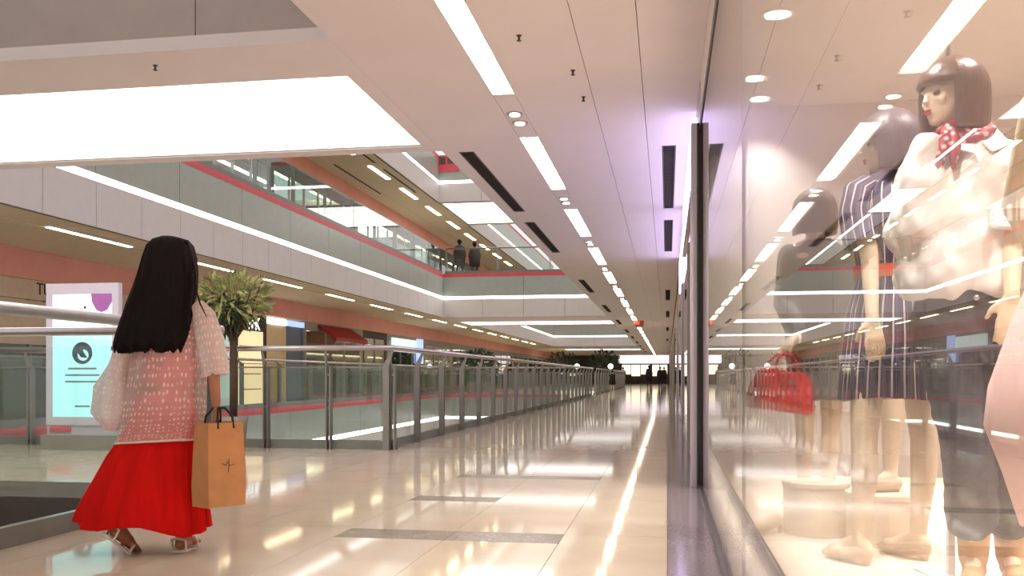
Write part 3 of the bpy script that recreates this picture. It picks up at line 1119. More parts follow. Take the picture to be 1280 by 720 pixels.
t = tag(empty('potted_tree', (-5.12, 10.3, 0)), 'feathery green potted tree on the bridge behind the woman', 'tree')
MB().lathe([(0.13, 0.002), (0.17, 0.35), (0.18, 0.42), (0.15, 0.42), (0.14, 0.36)], 20).build('pot', 'pot', t, smooth=True)
tk = MB().tube([(0, 0, 0.36), (0.01, 0, 0.9), (0.0, 0.0, 1.35), (-.05, 0, 1.6)], [0.05, 0.045, 0.04, 0.03], 8)
for a in range(9):
    an = a * 2.4
    tk.tube([(0, 0, 1.3), (0.16 * math.cos(an), 0.14 * math.sin(an), 1.55), (0.36 * math.cos(an), 0.3 * math.sin(an), 1.62 + 0.06 * a)], [0.022, 0.014, 0.006], 6)
tk.build('trunk', 'bark', t, smooth=True)
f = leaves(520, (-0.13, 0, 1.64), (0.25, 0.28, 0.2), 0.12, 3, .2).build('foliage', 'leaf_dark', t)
f['kind'] = 'stuff'
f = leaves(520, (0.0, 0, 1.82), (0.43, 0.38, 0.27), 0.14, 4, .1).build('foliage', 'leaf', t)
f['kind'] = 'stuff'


def planter(x, y, z, r, hgt, label, seed, group=None):
    t = tag(empty('planter', (x, y, z)), label, 'plant', group)
    B(-0.5, 0.5, -0.5, 0.5, 0.0, 0.6).build('box', 'shop_grey', t)
    MB().tube([(0, 0, .55), (0.02, 0, 1.0 + hgt * .4)], [0.06, 0.03], 7).build('stem', 'bark', t)
    f = leaves(420, (0, 0, 0.9 + hgt / 2), (r, r, hgt / 2 + .15), 0.4, seed).build('foliage', 'leaf_dark', t)
    f['kind'] = 'stuff'


planter(-9.8, 47.5, 0, 0.9, 1.1, 'bushy green planter beyond the long railing on the opposite walkway', 11)
planter(-8.6, 76.0, 0, 1.3, 1.8, 'left one of the dark far planters beneath the end of the second well', 12)
planter(-5.2, 76.6, 0, 1.3, 1.9, 'right one of the dark far planters beneath the end of the second well', 13)
for i, (x, y) in enumerate(((-7.2, 73.9), (-4.5, 74.0))):
    t = tag(empty('globe_lamp', (x, y + 0.4, 0)), ('left' if i == 0 else 'right') + ' white globe lamp by the far end railing', 'lamp')
    MB().tube([(0, 0, 0.002), (0, 0, 1.5)], 0.04, 8).build('pole', 'steel', t)
    MB().ball((0, 0, 1.68), 0.22).build('globe', 'letters_white', t, smooth=True)


# ---------------------------------------------------------------- bodies
def remeshed(mb, name, voxel, smooth=4, folds=None):
    me = mb.mesh('tmp')
    o = bpy.data.objects.new('tmp', me)
    COL.objects.link(o)
    r = o.modifiers.new('r', 'REMESH')
    r.mode = 'VOXEL'
    r.voxel_size = voxel
    if smooth:
        s_ = o.modifiers.new('s', 'SMOOTH')
        s_.factor = 0.5
        s_.iterations = smooth
    dg = bpy.context.evaluated_depsgraph_get()
    out = bpy.data.meshes.new_from_object(o.evaluated_get(dg))
    bpy.data.objects.remove(o)
    out.name = name
    if folds:
        nv = [v.normal.copy() for v in out.vertices]
        for v, n in zip(out.vertices, nv):
            v.co += n * folds(v.co)
        out.update()
    return out


def capsule(mb, p, q, r1, r2, n=12):
    p, q = Vector(p), Vector(q)
    mb.tube([p, p.lerp(q, .5), q], [r1, (r1 + r2) / 2, r2], n)
    mb.ball(p, r1 * 1.0, n=n, m=7)
    mb.ball(q, r2 * 1.0, n=n, m=7)


def basis(fwd, up=(0, 0, 1)):
    f_ = Vector(fwd).normalized()
    u = Vector(up)
    r_ = f_.cross(u).normalized()
    u = r_.cross(f_).normalized()
    return r_, f_, u


def hand(mb, wrist, d, palm, thumb, s=1.0, curl=0.5):
    """d: where the fingers point; palm: the way the palm faces; thumb: the side the thumb is on"""
    d = Vector(d).normalized()
    palm = Vector(palm)
    palm = (palm - d * palm.dot(d)).normalized()
    th = Vector(thumb)
    th = (th - d * th.dot(d) - palm * th.dot(palm)).normalized()
    w0 = Vector(wrist)
    for k_, off in enumerate((-0.024, -0.008, 0.008, 0.024)):
        capsule(mb, w0 + th * off * 0.6 * s, w0 + d * 0.085 * s + th * off * 1.1 * s, 0.013 * s, 0.0115 * s, 8)
    lens_ = (0.062, 0.078, 0.083, 0.074)
    for k_, off in enumerate((-0.030, -0.010, 0.011, 0.031)):
        L_ = lens_[k_] * s
        p0 = w0 + d * 0.085 * s + th * off * s
        dd = d
        for seg in range(3):
            ca = curl * (0.5 + 0.5 * seg)
            dd = (dd * math.cos(ca * .6) + palm * math.sin(ca * .6)).normalized()
            p1 = p0 + dd * L_ * (0.45, 0.32, 0.23)[seg]
            capsule(mb, p0, p1, (0.0098 - 0.0008 * seg) * s, (0.009 - 0.0008 * seg) * s, 7)
            p0 = p1
    p0 = w0 + d * 0.02 * s + th * 0.026 * s
    p1 = p0 + (d * .7 + th * .7).normalized() * 0.042 * s
    p2 = p1 + (d * .9 + th * .25 + palm * .35).normalized() * 0.034 * s
    capsule(mb, p0, p1, 0.013 * s, 0.0105 * s, 8)
    capsule(mb, p1, p2, 0.0105 * s, 0.009 * s, 8)


def head(mb, c, face, s=1.0, chin=True):
    """c: centre of the skull; face: the way the nose points"""
    c = Vector(c)
    r_, f_, u = basis(face)
    R = Matrix((r_, f_, u)).transposed()
    mb.ball(c + u * 0.015 * s - f_ * 0.008 * s, 0.074 * s, 0.092 * s, 0.092 * s, 18, 12, R)
    mb.ball(c - u * 0.045 * s + f_ * 0.024 * s, 0.055 * s, 0.062 * s, 0.075 * s, 16, 10, R)
    mb.ball(c - u * 0.098 * s + f_ * 0.055 * s, 0.024 * s, 0.024 * s, 0.02 * s, 10, 7, R)
    mb.ball(c - u * 0.022 * s + f_ * 0.088 * s, 0.011 * s, 0.016 * s, 0.026 * s, 8, 6, R)
    mb.ball(c - u * 0.036 * s + f_ * 0.096 * s, 0.014 * s, 0.014 * s, 0.011 * s, 8, 6, R)
    mb.ball(c - u * 0.066 * s + f_ * 0.078 * s, 0.023 * s, 0.013 * s, 0.007 * s, 8, 6, R)
    mb.ball(c - u * 0.077 * s + f_ * 0.076 * s, 0.019 * s, 0.012 * s, 0.008 * s, 8, 6, R)
    for sg_ in (-1, 1):
        mb.ball(c + u * 0.012 * s + f_ * 0.072 * s + r_ * 0.032 * s * sg_, 0.026 * s, 0.012 * s, 0.009 * s, 8, 6, R)
        mb.ball(c - u * 0.03 * s + f_ * 0.06 * s + r_ * 0.036 * s * sg_, 0.022 * s, 0.02 * s, 0.022 * s, 8, 6, R)
        mb.ball(c - u * 0.02 * s - f_ * 0.005 * s + r_ * 0.075 * s * sg_, 0.01 * s, 0.022 * s, 0.032 * s, 8, 6, R)


def face_parts(parent, c, face, s=1.0, lips=True):
    c = Vector(c)
    r_, f_, u = basis(face)
    R = Matrix((r_, f_, u)).transposed()
    for sg_ in (-1, 1):
        MB().ball(c - u * 0.008 * s + f_ * 0.076 * s + r_ * 0.033 * s * sg_, 0.017 * s, 0.007 * s, 0.008 * s, 10, 6, R).build('eye', 'eye', parent, smooth=True)
    if lips:
        MB().ball(c - u * 0.066 * s + f_ * 0.088 * s, 0.02 * s, 0.007 * s, 0.006 * s, 10, 6, R).ball(c - u * 0.076 * s + f_ * 0.086 * s, 0.017 * s, 0.007 * s, 0.007 * s, 10, 6, R).build('lips', 'lip', parent, smooth=True)


def figure(J, face, lean=None, s=1.0, voxel=0.007, hands=None, torso_dir=(0, -1, 0), name='body'):
    """one continuous body from joints J (dict of vectors, right and left as R_/L_)"""
    mb = MB()
    V = {k_: Vector(v) for k_, v in J.items()}
    head(mb, V['head'], face, s)
    _, hf, _ = basis(face)
    capsule(mb, V['neck'], V['head'] - hf * 0.012 - Vector((0, 0, 0.05 * s)), 0.055 * s, 0.05 * s)
    rt, ft, _ = basis(torso_dir)
    chest, waist, pel = V['chest'], V['waist'], V['pelvis']
    R = Matrix((rt, ft, Vector((0, 0, 1)))).transposed()

    def ell(c, a, b, h_):
        mb.ball(c, a * s, b * s, h_ * s, 18, 10, R)
    capsule(mb, V['R_sh'], V['L_sh'], 0.05 * s, 0.05 * s)
    capsule(mb, V['neck'] - Vector((0, 0, .02 * s)), V['R_sh'], 0.05 * s, 0.045 * s)
    capsule(mb, V['neck'] - Vector((0, 0, .02 * s)), V['L_sh'], 0.05 * s, 0.045 * s)
    # trunk as a loft of ellipses following chest, waist, pelvis
    pts = [(V['neck'] - Vector((0, 0, .03 * s)), 0.10, 0.07), (chest + (V['neck'] - chest) * .45, 0.155, 0.095), (chest, 0.145, 0.105), (chest.lerp(waist, .5), 0.13, 0.098),
           (waist, 0.112, 0.085), (waist.lerp(pel, .5), 0.14, 0.1), (pel, 0.165, 0.115), (pel - Vector((0, 0, .08 * s)), 0.15, 0.105)]
    b = len(mb.v)
    n = 20
    for p, a, d_ in pts:
        for q in range(n):
            an = 2 * math.pi * q / n
            mb.v.append(tuple(p + rt * (a * s * math.cos(an)) + ft * (d_ * s * math.sin(an))))
    for i in range(len(pts) - 1):
        for q in range(n):
            q2 = (q + 1) % n
            mb.f.append((b + i * n + q, b + (i + 1) * n + q, b + (i + 1) * n + q2, b + i * n + q2))
    mb.f.append(tuple(b + q for q in range(n)))
    mb.f.append(tuple(b + (len(pts) - 1) * n + q for q in range(n - 1, -1, -1)))
    for sd in (-1, 1):
        ell(chest + rt * 0.065 * s * sd + ft * 0.058 * s + Vector((0, 0, .01)), 0.056, 0.045, 0.052)
    for sd in ('R', 'L'):
        capsule(mb, V[sd + '_sh'], V[sd + '_el'], 0.045 * s, 0.036 * s)
        capsule(mb, V[sd + '_el'], V[sd + '_wr'], 0.036 * s, 0.025 * s)
        capsule(mb, V[sd + '_hip'], V[sd + '_kn'], 0.082 * s, 0.052 * s)
        kn, an_ = V[sd + '_kn'], V[sd + '_an']
        mid = kn.lerp(an_, .3) - ft * 0.012 * s
        capsule(mb, kn, mid, 0.05 * s, 0.053 * s)
        capsule(mb, mid, an_, 0.053 * s, 0.032 * s)
        to = V[sd + '_to']
        fd = (to - an_)
        hl = an_ - Vector((fd.x, fd.y, 0)).normalized() * 0.03 * s - Vector((0, 0, 0.035 * s))
        if sd + '_he' in V:
            hl = V[sd + '_he']
        capsule(mb, an_, hl, 0.031 * s, 0.028 * s)
        capsule(mb, an_, to.lerp(an_, .25), 0.03 * s, 0.026 * s)
        capsule(mb, hl, to, 0.026 * s, 0.02 * s)
        sidev = Vector((0, 0, 1)).cross(fd).normalized()
        for q in (-0.024, 0, 0.022):
            capsule(mb, to.lerp(hl, .3) + sidev * q * s, to + sidev * q * .9 * s + fd.normalized() * 0.02 * s, 0.02 * s, 0.012 * s, 8)
        if hands and sd in hands:
            d_, palm, th, curl = hands[sd]
            hand(mb, V[sd + '_wr'], d_, palm, th, s, curl)
    return remeshed(mb, name, voxel, 3)


def bob(parent, c, face, m, rx=0.098, ry=0.115, top=0.125, bottom=-0.12, half=0.95, fringe=0.02, flare=1.0, name='wig'):
    """a bob wig: a cap of hair that leaves the face open below the fringe"""
    c = Vector(c)
    r_, f_, u = basis(face)
    mb = MB()
    n, m_ = 64, 22
    rows = []
    for i in range(m_ + 1):
        tt = i / m_
        row = []
        for k_ in range(n):
            an = 2 * math.pi * k_ / n
            if tt < 0.5:
                ph = math.pi / 2 * (1 - tt / 0.5)
                rr, zz = math.cos(ph), math.sin(ph) * top
            else:
                q = (tt - 0.5) / 0.5
                rr = 1.0 + 0.06 * q * flare - 0.10 * q * q
                zz = bottom * q
            w_ = 1 + 0.012 * math.sin(an * 23 + zz * 9) * (1 if tt > .15 else 0)
            p = c + r_ * (math.sin(an) * rx * rr * w_) + f_ * (math.cos(an) * ry * rr * w_ - 0.006) + u * zz
            row.append(p)
        rows.append(row)
    for row in rows:
        mb.v += [tuple(p) for p in row]
    for i in range(m_):
        for k_ in range(n):
            an = 2 * math.pi * (k_ + .5) / n
            an = an if an < math.pi else an - 2 * math.pi
            zmid = (rows[i][k_] - c).dot(u)
            if abs(an) < half and zmid < fringe:
                continue
            k2 = (k_ + 1) % n
            mb.f.append((i * n + k_, (i + 1) * n + k_, (i + 1) * n + k2, i * n + k2))
    me = mb.mesh(name)
    o = link(name, me, m, parent, smooth=True)
    so_ = o.modifiers.new('thickness', 'SOLIDIFY')
    so_.thickness = 0.016
    so_.offset = -1
    return o


def fold_noise(amp, fx=14, fz=3, seed=0.0):
    def f_(co):
        return amp * (noise.noise(Vector((co.x * fx + seed, co.y * fx, co.z * fz))) + 0.5 * noise.noise(Vector((co.x * fx * 2 + seed, co.y * fx * 2, co.z * fz * 3))))
    return f_


# ---------------------------------------------------------------- the walking woman
S = 0.0041
wp = Vector((-2.585, 4.355, 0))


def wv3(x, z, y=0.0):
    return Vector((x * S, y * S, z * S))


J = dict(head=wv3(20, 358, 2), neck=wv3(20, 320, 0), chest=wv3(18, 280, 0), waist=wv3(16, 240, 2), pelvis=wv3(13, 205, 0),
         R_sh=wv3(52, 303, 0), L_sh=wv3(-14, 308, 0), R_el=wv3(74, 238, -12), R_wr=wv3(83, 186, -27), L_el=wv3(-36, 246, 8), L_wr=wv3(-44, 192, 30),
         R_hip=wv3(30, 198, 0), L_hip=wv3(-4, 198, 0), R_kn=wv3(28, 108, 12), R_an=wv3(31, 20, 2), R_to=wv3(34, 7, 38), L_kn=wv3(-14, 112, 6), L_an=wv3(-36, 40, -34), L_to=wv3(-24, 6, -8),
         L_he=wv3(-36, 30, -38), R_he=wv3(31, 9, -5))
body = figure(J, (-0.12, 1, -0.02), s=0.95, torso_dir=(-0.1, 1, 0), voxel=0.006, name='person',
              hands={'R': ((0.0, 0.1, -1), (-1, 0, 0), (0, 1, 0), 1.3), 'L': ((-.1, .2, -1), (1, 0, 0), (0, 1, 0), .6)})
woman = tag(link('person', body, 'skin', None, wp, TH, True), 'woman walking away with long dark hair, sheer pink blouse and red skirt', 'person')
# hair
rows = [(394, 6, 24, 10, 0), (390, -4, 38, 22, 1), (382, -11, 45, 27, 0), (366, -16, 50, 29, -2), (348, -20, 52, 28, -5), (330, -25, 53, 24, -9), (310, -31, 52, 19, -15), (290, -36, 50, 15, -20),
        (272, -40, 47, 13, -24), (260, -42, 44, 11, -26), (252, -40, 40, 9, -27)]
mb = MB()
mb.rings([((a + b) / 2 * S, cy * S, z * S, (b - a) / 2 * S, ry * S) for z, a, b, ry, cy in rows], 72, True, True,
         fold=lambda an, t: (1 + 0.03 * math.sin(an * 17 + t * 3) + 0.018 * math.sin(an * 31 - t * 5), (t ** 6) * 0.022 * math.sin(an * 13)))
mb.build('hair', 'hair', woman, smooth=True)
st = MB()
st.tube([wv3(46, 372, -8), wv3(54, 345, -16), wv3(56, 325, -20), wv3(62, 308, -22), wv3(70, 292, -22)], [0.006, 0.006, 0.005, 0.004, 0.002], 7)
st.tube([wv3(44, 366, -10), wv3(52, 335, -20), wv3(50, 300, -28), wv3(52, 275, -30)], [0.006, 0.007, 0.006, 0.003], 7)
st.ball(wv3(40, 385, -10), 0.016, 0.012, 0.014)
st.build('hair_strand', 'hair', woman, smooth=True)
# camisole under the sheer blouse
cr = [(312, 2, 44, 17, -1), (300, -14, 50, 22, -1), (280, -20, 52, 25, 0), (255, -17, 48, 24, 0), (235, -16, 48, 23, 0), (205, -22, 48, 25, -1), (170, -24, 48, 26, -2), (150, -25, 48, 26, -3)]
MB().rings([((a + b) / 2 * S, cy * S, z * S, (b - a) / 2 * S, ry * S) for z, a, b, ry, cy in cr], 48).build('camisole', 'camisole', woman, smooth=True)
# sheer blouse: body and the two wide sleeves
br_ = [(320, 2, 40, 16, 0), (312, -16, 56, 22, 0), (302, -26, 62, 26, 0), (280, -30, 60, 29, -1), (255, -30, 60, 30, -2), (220, -33, 62, 31, -3), (185, -38, 62, 33, -4), (160, -42, 61, 34, -5), (146, -45, 59, 35, -5), (138, -46, 57, 35, -5)]
bl = MB()
bl.rings([((a + b) / 2 * S, cy * S, z * S, (b - a) / 2 * S, ry * S) for z, a, b, ry, cy in br_], 96,
         fold=lambda an, t: (1 + 0.035 * t * math.sin(an * 9 + 1.5) + 0.02 * t * math.sin(an * 16), 0.014 * t * math.sin(an + 2.2)), uvs=(58, 34))
bl.build('blouse', 'blouse', woman, smooth=True)
hem = MB()
z, a, b, ry, cy = br_[-1]
pts = []
for k_ in range(97):
    an = 2 * math.pi * k_ / 96
    sc = 1 + 0.035 * math.sin(an * 9 + 1.5) + 0.02 * math.sin(an * 16)
    pts.append(((a + b) / 2 * S + (b - a) / 2 * S * sc * math.cos(an), cy * S + ry * S * sc * math.sin(an), z * S + 0.014 * math.sin(an + 2.2)))
hem.tube(pts, 0.006, 6, False)
hem.build('blouse_hem', 'sandal', woman, smooth=True)


def sleeve(path, rads, m, parent, name, uvs, n=40, waves=7, amp=.06):
    mb_ = MB()
    mb_.uv = {}
    pts_ = [Vector(p) for p in path]
    base = 0
    prev = Vector((0, 1, 0))
    for i, p in enumerate(pts_):
        t_ = (pts_[min(i + 1, len(pts_) - 1)] - pts_[max(i - 1, 0)]).normalized()
        y_ = (prev - t_ * prev.dot(t_)).normalized()
        x_ = y_.cross(t_)
        ra, rb = rads[i]
        for k_ in range(n):
            an = 2 * math.pi * k_ / n
            s_ = 1 + amp * (i / (len(pts_) - 1)) * math.sin(an * waves + i)
            mb_.v.append(tuple(p + x_ * (ra * s_ * math.cos(an)) + y_ * (rb * s_ * math.sin(an))))
    for i in range(len(pts_) - 1):
        for k_ in range(n):
            k2 = (k_ + 1) % n
            mb_.uv[len(mb_.f)] = [(k_ / n * uvs[0], i / len(pts_) * uvs[1]), ((k_ + 1) / n * uvs[0], i / len(pts_) * uvs[1]), ((k_ + 1) / n * uvs[0], (i + 1) / len(pts_) * uvs[1]), (k_ / n * uvs[0], (i + 1) / len(pts_) * uvs[1])]
            mb_.f.append((i * n + k_, i * n + k2, (i + 1) * n + k2, (i + 1) * n + k_))
    return mb_.build(name, m, parent, smooth=True)


sleeve([wv3(48, 306), wv3(58, 294), wv3(66, 268, -2), wv3(72, 240, -4), wv3(76, 220, -4)], [(.05, .075), (.062, .085), (.066, .09), (.07, .09), (.066, .085)], 'sleeve_voile', woman, 'blouse_sleeve', (28, 15))
sleeve([wv3(-12, 308), wv3(-22, 290), wv3(-34, 262, 2), wv3(-44, 230, 4), wv3(-53, 200, 6), wv3(-58, 172, 6), wv3(-56, 150, 6)],
       [(.05, .07), (.062, .08), (.062, .08), (.066, .085), (.108, .085), (.1, .075), (.03, .05)], 'sleeve_voile', woman, 'blouse_sleeve', (28, 26), amp=.12)
# skirt
sr = [(212, -16, 44, 22, 0), (190, -20, 46, 24, -1), (160, -34, 50, 28, -2), (145, -41, 52, 31, -3), (120, -58, 55, 37, -3), (95, -71, 58, 41, -3), (70, -84, 62, 44, -4), (50, -93, 65, 46, -4), (36, -97, 67, 47, -4)]
MB().rings([((a + b) / 2 * S, cy * S, z * S, (b - a) / 2 * S, ry * S) for z, a, b, ry, cy in sr], 168, True, False,
           fold=lambda an, t: (1 + t * (0.045 * math.sin(an * 15 + 0.6 * math.sin(an * 3)) + 0.02 * math.sin(an * 34 + 2)), t ** 3 * (0.02 * math.sin(an * 4 + 1.2) - 0.012 + 0.025 * math.cos(an) * -1))).build('skirt', 'skirt', woman, smooth=True)


def sandal(he, to, up, parent):
    he, to = Vector(he), Vector(to)
    d = (to - he).normalized()
    sd = d.cross(Vector(up)).normalized()
    u = sd.cross(d).normalized()
    L_ = (to - he).length
    mb_ = MB()
    pr = [(-0.035, .026), (0.0, .034), (L_ * .35, .028), (L_ * .7, .04), (L_ + .01, .04), (L_ + .045, .026), (L_ + .058, .008)]
    for off in (-0.030, -0.042):
        for x, w_ in pr:
            mb_.v.append(tuple(he + d * x + sd * w_ + u * off))
        for x, w_ in reversed(pr):
            mb_.v.append(tuple(he + d * x - sd * w_ + u * off))
    n = 2 * len(pr)
    mb_.f = [tuple(range(n)), tuple(range(2 * n - 1, n - 1, -1))] + [(i, n + i, n + (i + 1) % n, (i + 1) % n) for i in range(n)]
    mb_.tube([he + d * L_ * .75 + sd * .042 - u * .03, he + d * L_ * .72 + sd * .034 + u * .008, he + d * L_ * .7 + u * .026, he + d * L_ * .72 - sd * .034 + u * .008, he + d * L_ * .75 - sd * .042 - u * .03], .008, 6)
    mb_.tube([he + sd * .034 - u * .03, he - d * .02 + sd * .036 + u * .02, he - d * .042 + u * .03, he - d * .02 - sd * .036 + u * .02, he - sd * .034 - u * .03], .007, 6)
    return mb_.build('sandal', 'sandal', parent, smooth=False)


sandal(J['R_he'] + Vector((0, 0, .006)), J['R_to'], (0, 0, 1), woman)
sandal(J['L_he'], J['L_to'], (0, -.6, 1), woman)
# paper bag hanging from her right hand
bag = tag(empty('paper_bag', wp + Matrix.Rotation(TH, 3, 'Z') @ wv3(88, 62, -31), TH + 0.9), 'plain kraft paper shopping bag carried by the walking woman', 'bag')
bw, bd, bh = 0.105, 0.07, 0.415
q = MB()
zz = [0, .1, .25, bh]
sx = [(1.0, 1.0), (1.03, 1.04), (1.0, .95), (.94, .8)]
for z_, (a, b) in zip(zz, sx):
    q.v += [(-bw * a, -bd * b, z_), (0, -bd * b * 1.03, z_), (bw * a, -bd * b, z_), (bw * a * .98, 0, z_), (bw * a, bd * b, z_), (0, bd * b * 1.03, z_), (-bw * a, bd * b, z_), (-bw * a * .98, 0, z_)]
for i in range(3):
    for k_ in range(8):
        q.f.append((i * 8 + k_, i * 8 + (k_ + 1) % 8, (i + 1) * 8 + (k_ + 1) % 8, (i + 1) * 8 + k_))
q.f.append(tuple(range(7, -1, -1)))
bo = q.build('bag_body', 'kraft', bag)
so_ = bo.modifiers.new('t', 'SOLIDIFY')
so_.thickness = 0.003
for sg_ in (-1, 1):
    MB().tube([(-.045, sg_ * .058, bh - .03), (-.042, sg_ * .05, bh + .03), (-.02, sg_ * .02, bh + .072), (.02, sg_ * .02, bh + .072), (.042, sg_ * .05, bh + .03), (.045, sg_ * .058, bh - .03)], .006, 7).build('handle', 'kraft_dark', bag, smooth=True)
MB().tube([(-.03, -bd * 1.045, .215), (-.012, -bd * 1.05, .205), (.0, -bd * 1.05, .222), (.012, -bd * 1.05, .2), (.04, -bd * 1.045, .208)], .0014, 5).tube([(.008, -bd * 1.05, .235), (.004, -bd * 1.05, .17)], .0013, 5).build('printed_mark', 'bark', bag)


# ---------------------------------------------------------------- distant people
def passer(x, y, z, hgt, label, coat, seed, group):
    s_ = hgt / 1.7
    r_ = random.Random(seed)
    st_ = r_.uniform(.06, .16)
    def p(a, b, c_):
        return Vector((a * s_, c_ * s_, b * s_))
    Jp = dict(head=p(0, 1.58, 0), neck=p(0, 1.43, 0), chest=p(0, 1.25, 0), waist=p(0, 1.08, 0), pelvis=p(0, .93, 0), R_sh=p(.17, 1.38, 0), L_sh=p(-.17, 1.38, 0), R_el=p(.25, 1.1, .03), R_wr=p(.24, .86, -.05),
              L_el=p(-.25, 1.1, -.03), L_wr=p(-.24, .86, .08), R_hip=p(.09, .9, 0), L_hip=p(-.09, .9, 0), R_kn=p(.1, .5, st_), R_an=p(.1, .08, st_ * .6), R_to=p(.1, .03, st_ * .6 + .16), L_kn=p(-.1, .5, .02), L_an=p(-.1, .1, -st_ * 1.6), L_to=p(-.1, .03, -st_ * 1.6 + .15))
    me = figure(Jp, (0, 1, 0), s=s_, voxel=.022, torso_dir=(0, 1, 0), name='person')
    o = tag(link('person', me, coat[0], None, (x, y, z), 0, True), label, 'person', group)
    c_ = MB()
    c_.rings([(0, 0, 1.45 * s_, .1 * s_, .08 * s_), (0, 0, 1.4 * s_, .23 * s_, .13 * s_), (0, 0, 1.1 * s_, .24 * s_, .17 * s_), (0, 0, .85 * s_, .25 * s_, .18 * s_), (0, 0, .6 * s_, .24 * s_, .17 * s_)], 20, True, True).build('coat', coat[1], o, smooth=True)
    MB().ball((0, -.012 * s_, 1.62 * s_), .098 * s_, .11 * s_, .1 * s_).build('hair', 'hair', o, smooth=True)


DP = 'distant people on the corridor'
passer(-3.9, 83.0, 0, 1.68, 'distant person in dark maroon far down the corridor, left of the dark pair', ('dark_cloth', 'maroon_cloth'), 1, DP)
passer(-1.42, 74.0, 0, 1.74, 'distant person in black, left of the walking pair down the corridor', ('dark_cloth', 'dark_cloth'), 2, DP)
passer(-0.55, 73.0, 0, 1.62, 'distant person in black, right of the walking pair down the corridor', ('dark_cloth', 'dark_cloth'), 3, DP)
passer(-0.3, 90.0, 0, 1.75, 'distant dark figure beside the shop wall far down the corridor', ('dark_cloth', 'dark_cloth'), 4, DP)
passer(-2.95, 50.5, 0, 1.2, 'small distant child in dark clothes beside the far railing', ('shop_beige', 'dark_cloth'), 5, DP)
passer(-8.75, 38.4, 5.03, 1.7, 'left figure in dark clothes at the upper far railing', ('dark_cloth', 'dark_cloth'), 6, 'people at the upper railing')
passer(-8.2, 38.9, 5.03, 1.66, 'right figure in dark clothes at the upper far railing', ('dark_cloth', 'dark_cloth'), 7, 'people at the upper railing')

# ---------------------------------------------------------------- the boutique window
struct(B(3.3, 3.5, YBACK, 7.6, 0, CE + .1).build('wall_shop_back', 'shop_wall'))
struct(B(WX + 0.03, 3.3, 7.42, 7.6, 0, CE + .1).build('wall_shop_end', 'shop_wall'), 'warm beige end wall inside the shop window')
SZ = 3.0
struct(B(WX + 0.03, 3.3, YBACK, 7.42, SZ, SZ + 0.1).build('ceiling_shop', 'shop_wall'))
struct(B(WX + 0.03, 3.3, YBACK, 7.42, -0.006, 0.0).build('floor_shop', 'shop_floor'))
w1 = struct(empty('window_1'), 'large frameless shop window with a black edge frame')
B(WX - 0.006, WX + 0.006, YBACK, 3.336, 0.03, 2.86).build('glass_pane', 'front_glass', w1)
B(WX - 0.006, WX + 0.006, 3.344, 7.53, 0.03, 2.86).build('glass_pane', 'front_glass', w1)
B(WX - 0.006, WX + 0.006, 3.337, 3.343, 0.03, 2.86).build('silicone_joint', 'shop_grey', w1)
B(WX - 0.03, WX + 0.03, 7.53, 7.60, 0.0, 2.93).build('frame', 'black_frame', w1)
B(WX - 0.012, WX + 0.03, YBACK, 7.53, 2.86, 2.93).build('head_frame', 'black_frame', w1)
B(WX - 0.02, WX + 0.02, YBACK, 7.53, 0.0, 0.03).build('sill_channel', 'steel_dark', w1)
struct(B(WX - 0.002, WX + 0.03, YBACK, 7.6, 2.93, CE + .1).build('wall_window_head', 'plaster'))
pl_ = tag(empty('display_platform', (0, 0, 0)), 'low pale display platform running behind the shop glass', 'platform')
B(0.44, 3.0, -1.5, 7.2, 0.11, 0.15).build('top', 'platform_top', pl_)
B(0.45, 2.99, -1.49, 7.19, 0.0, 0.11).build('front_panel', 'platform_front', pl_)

dp_ = None
for i, (x, y) in enumerate(((0.62, 5.5), (0.6, 6.65), (0.68, 7.15), (0.43, 2.7), (1.5, 2.0), (1.6, 3.6), (1.9, 5.2), (0.42, 3.7), (2.4, 2.8), (1.4, 0.6))):
    t = tag(empty('downlight', (x, y, SZ)), ['oval white downlight in the shop ceiling, nearest the top edge', 'white downlight in the shop ceiling, the middle of three', 'white downlight in the shop ceiling, lowest of three'][i] if i < 3 else 'white downlight in the shop ceiling, out of view', 'downlight', 'downlights in the shop ceiling')
    MB().lathe([(0.085, -0.012), (0.085, -0.0005)], 18).build('ring', 'white_paint', t)
    MB().lathe([(0.065, -0.017), (0.065, -0.012)], 18).build('lens', 'spot_lens', t)
    ld = bpy.data.lights.new('downlight_lamp', 'SPOT')
    ld.energy = 275
    ld.color = (1.0, 0.94, 0.88)
    ld.spot_size = math.radians(110)
    ld.spot_blend = 0.9
    ld.shadow_soft_size = 0.06
    lo = bpy.data.objects.new('downlight_lamp', ld)
    COL.objects.link(lo)
    lo.parent = t
    lo.location = (0, 0, -0.03)


def loc(D):
    """metres per 1/1000 step in the drawing tables of the window figures"""
    return D / 1150


PZ = 0.15


def fig_origin(x, y, label, name='mannequin'):
    return tag(empty(name, (x, y, PZ), TH), label, 'mannequin')


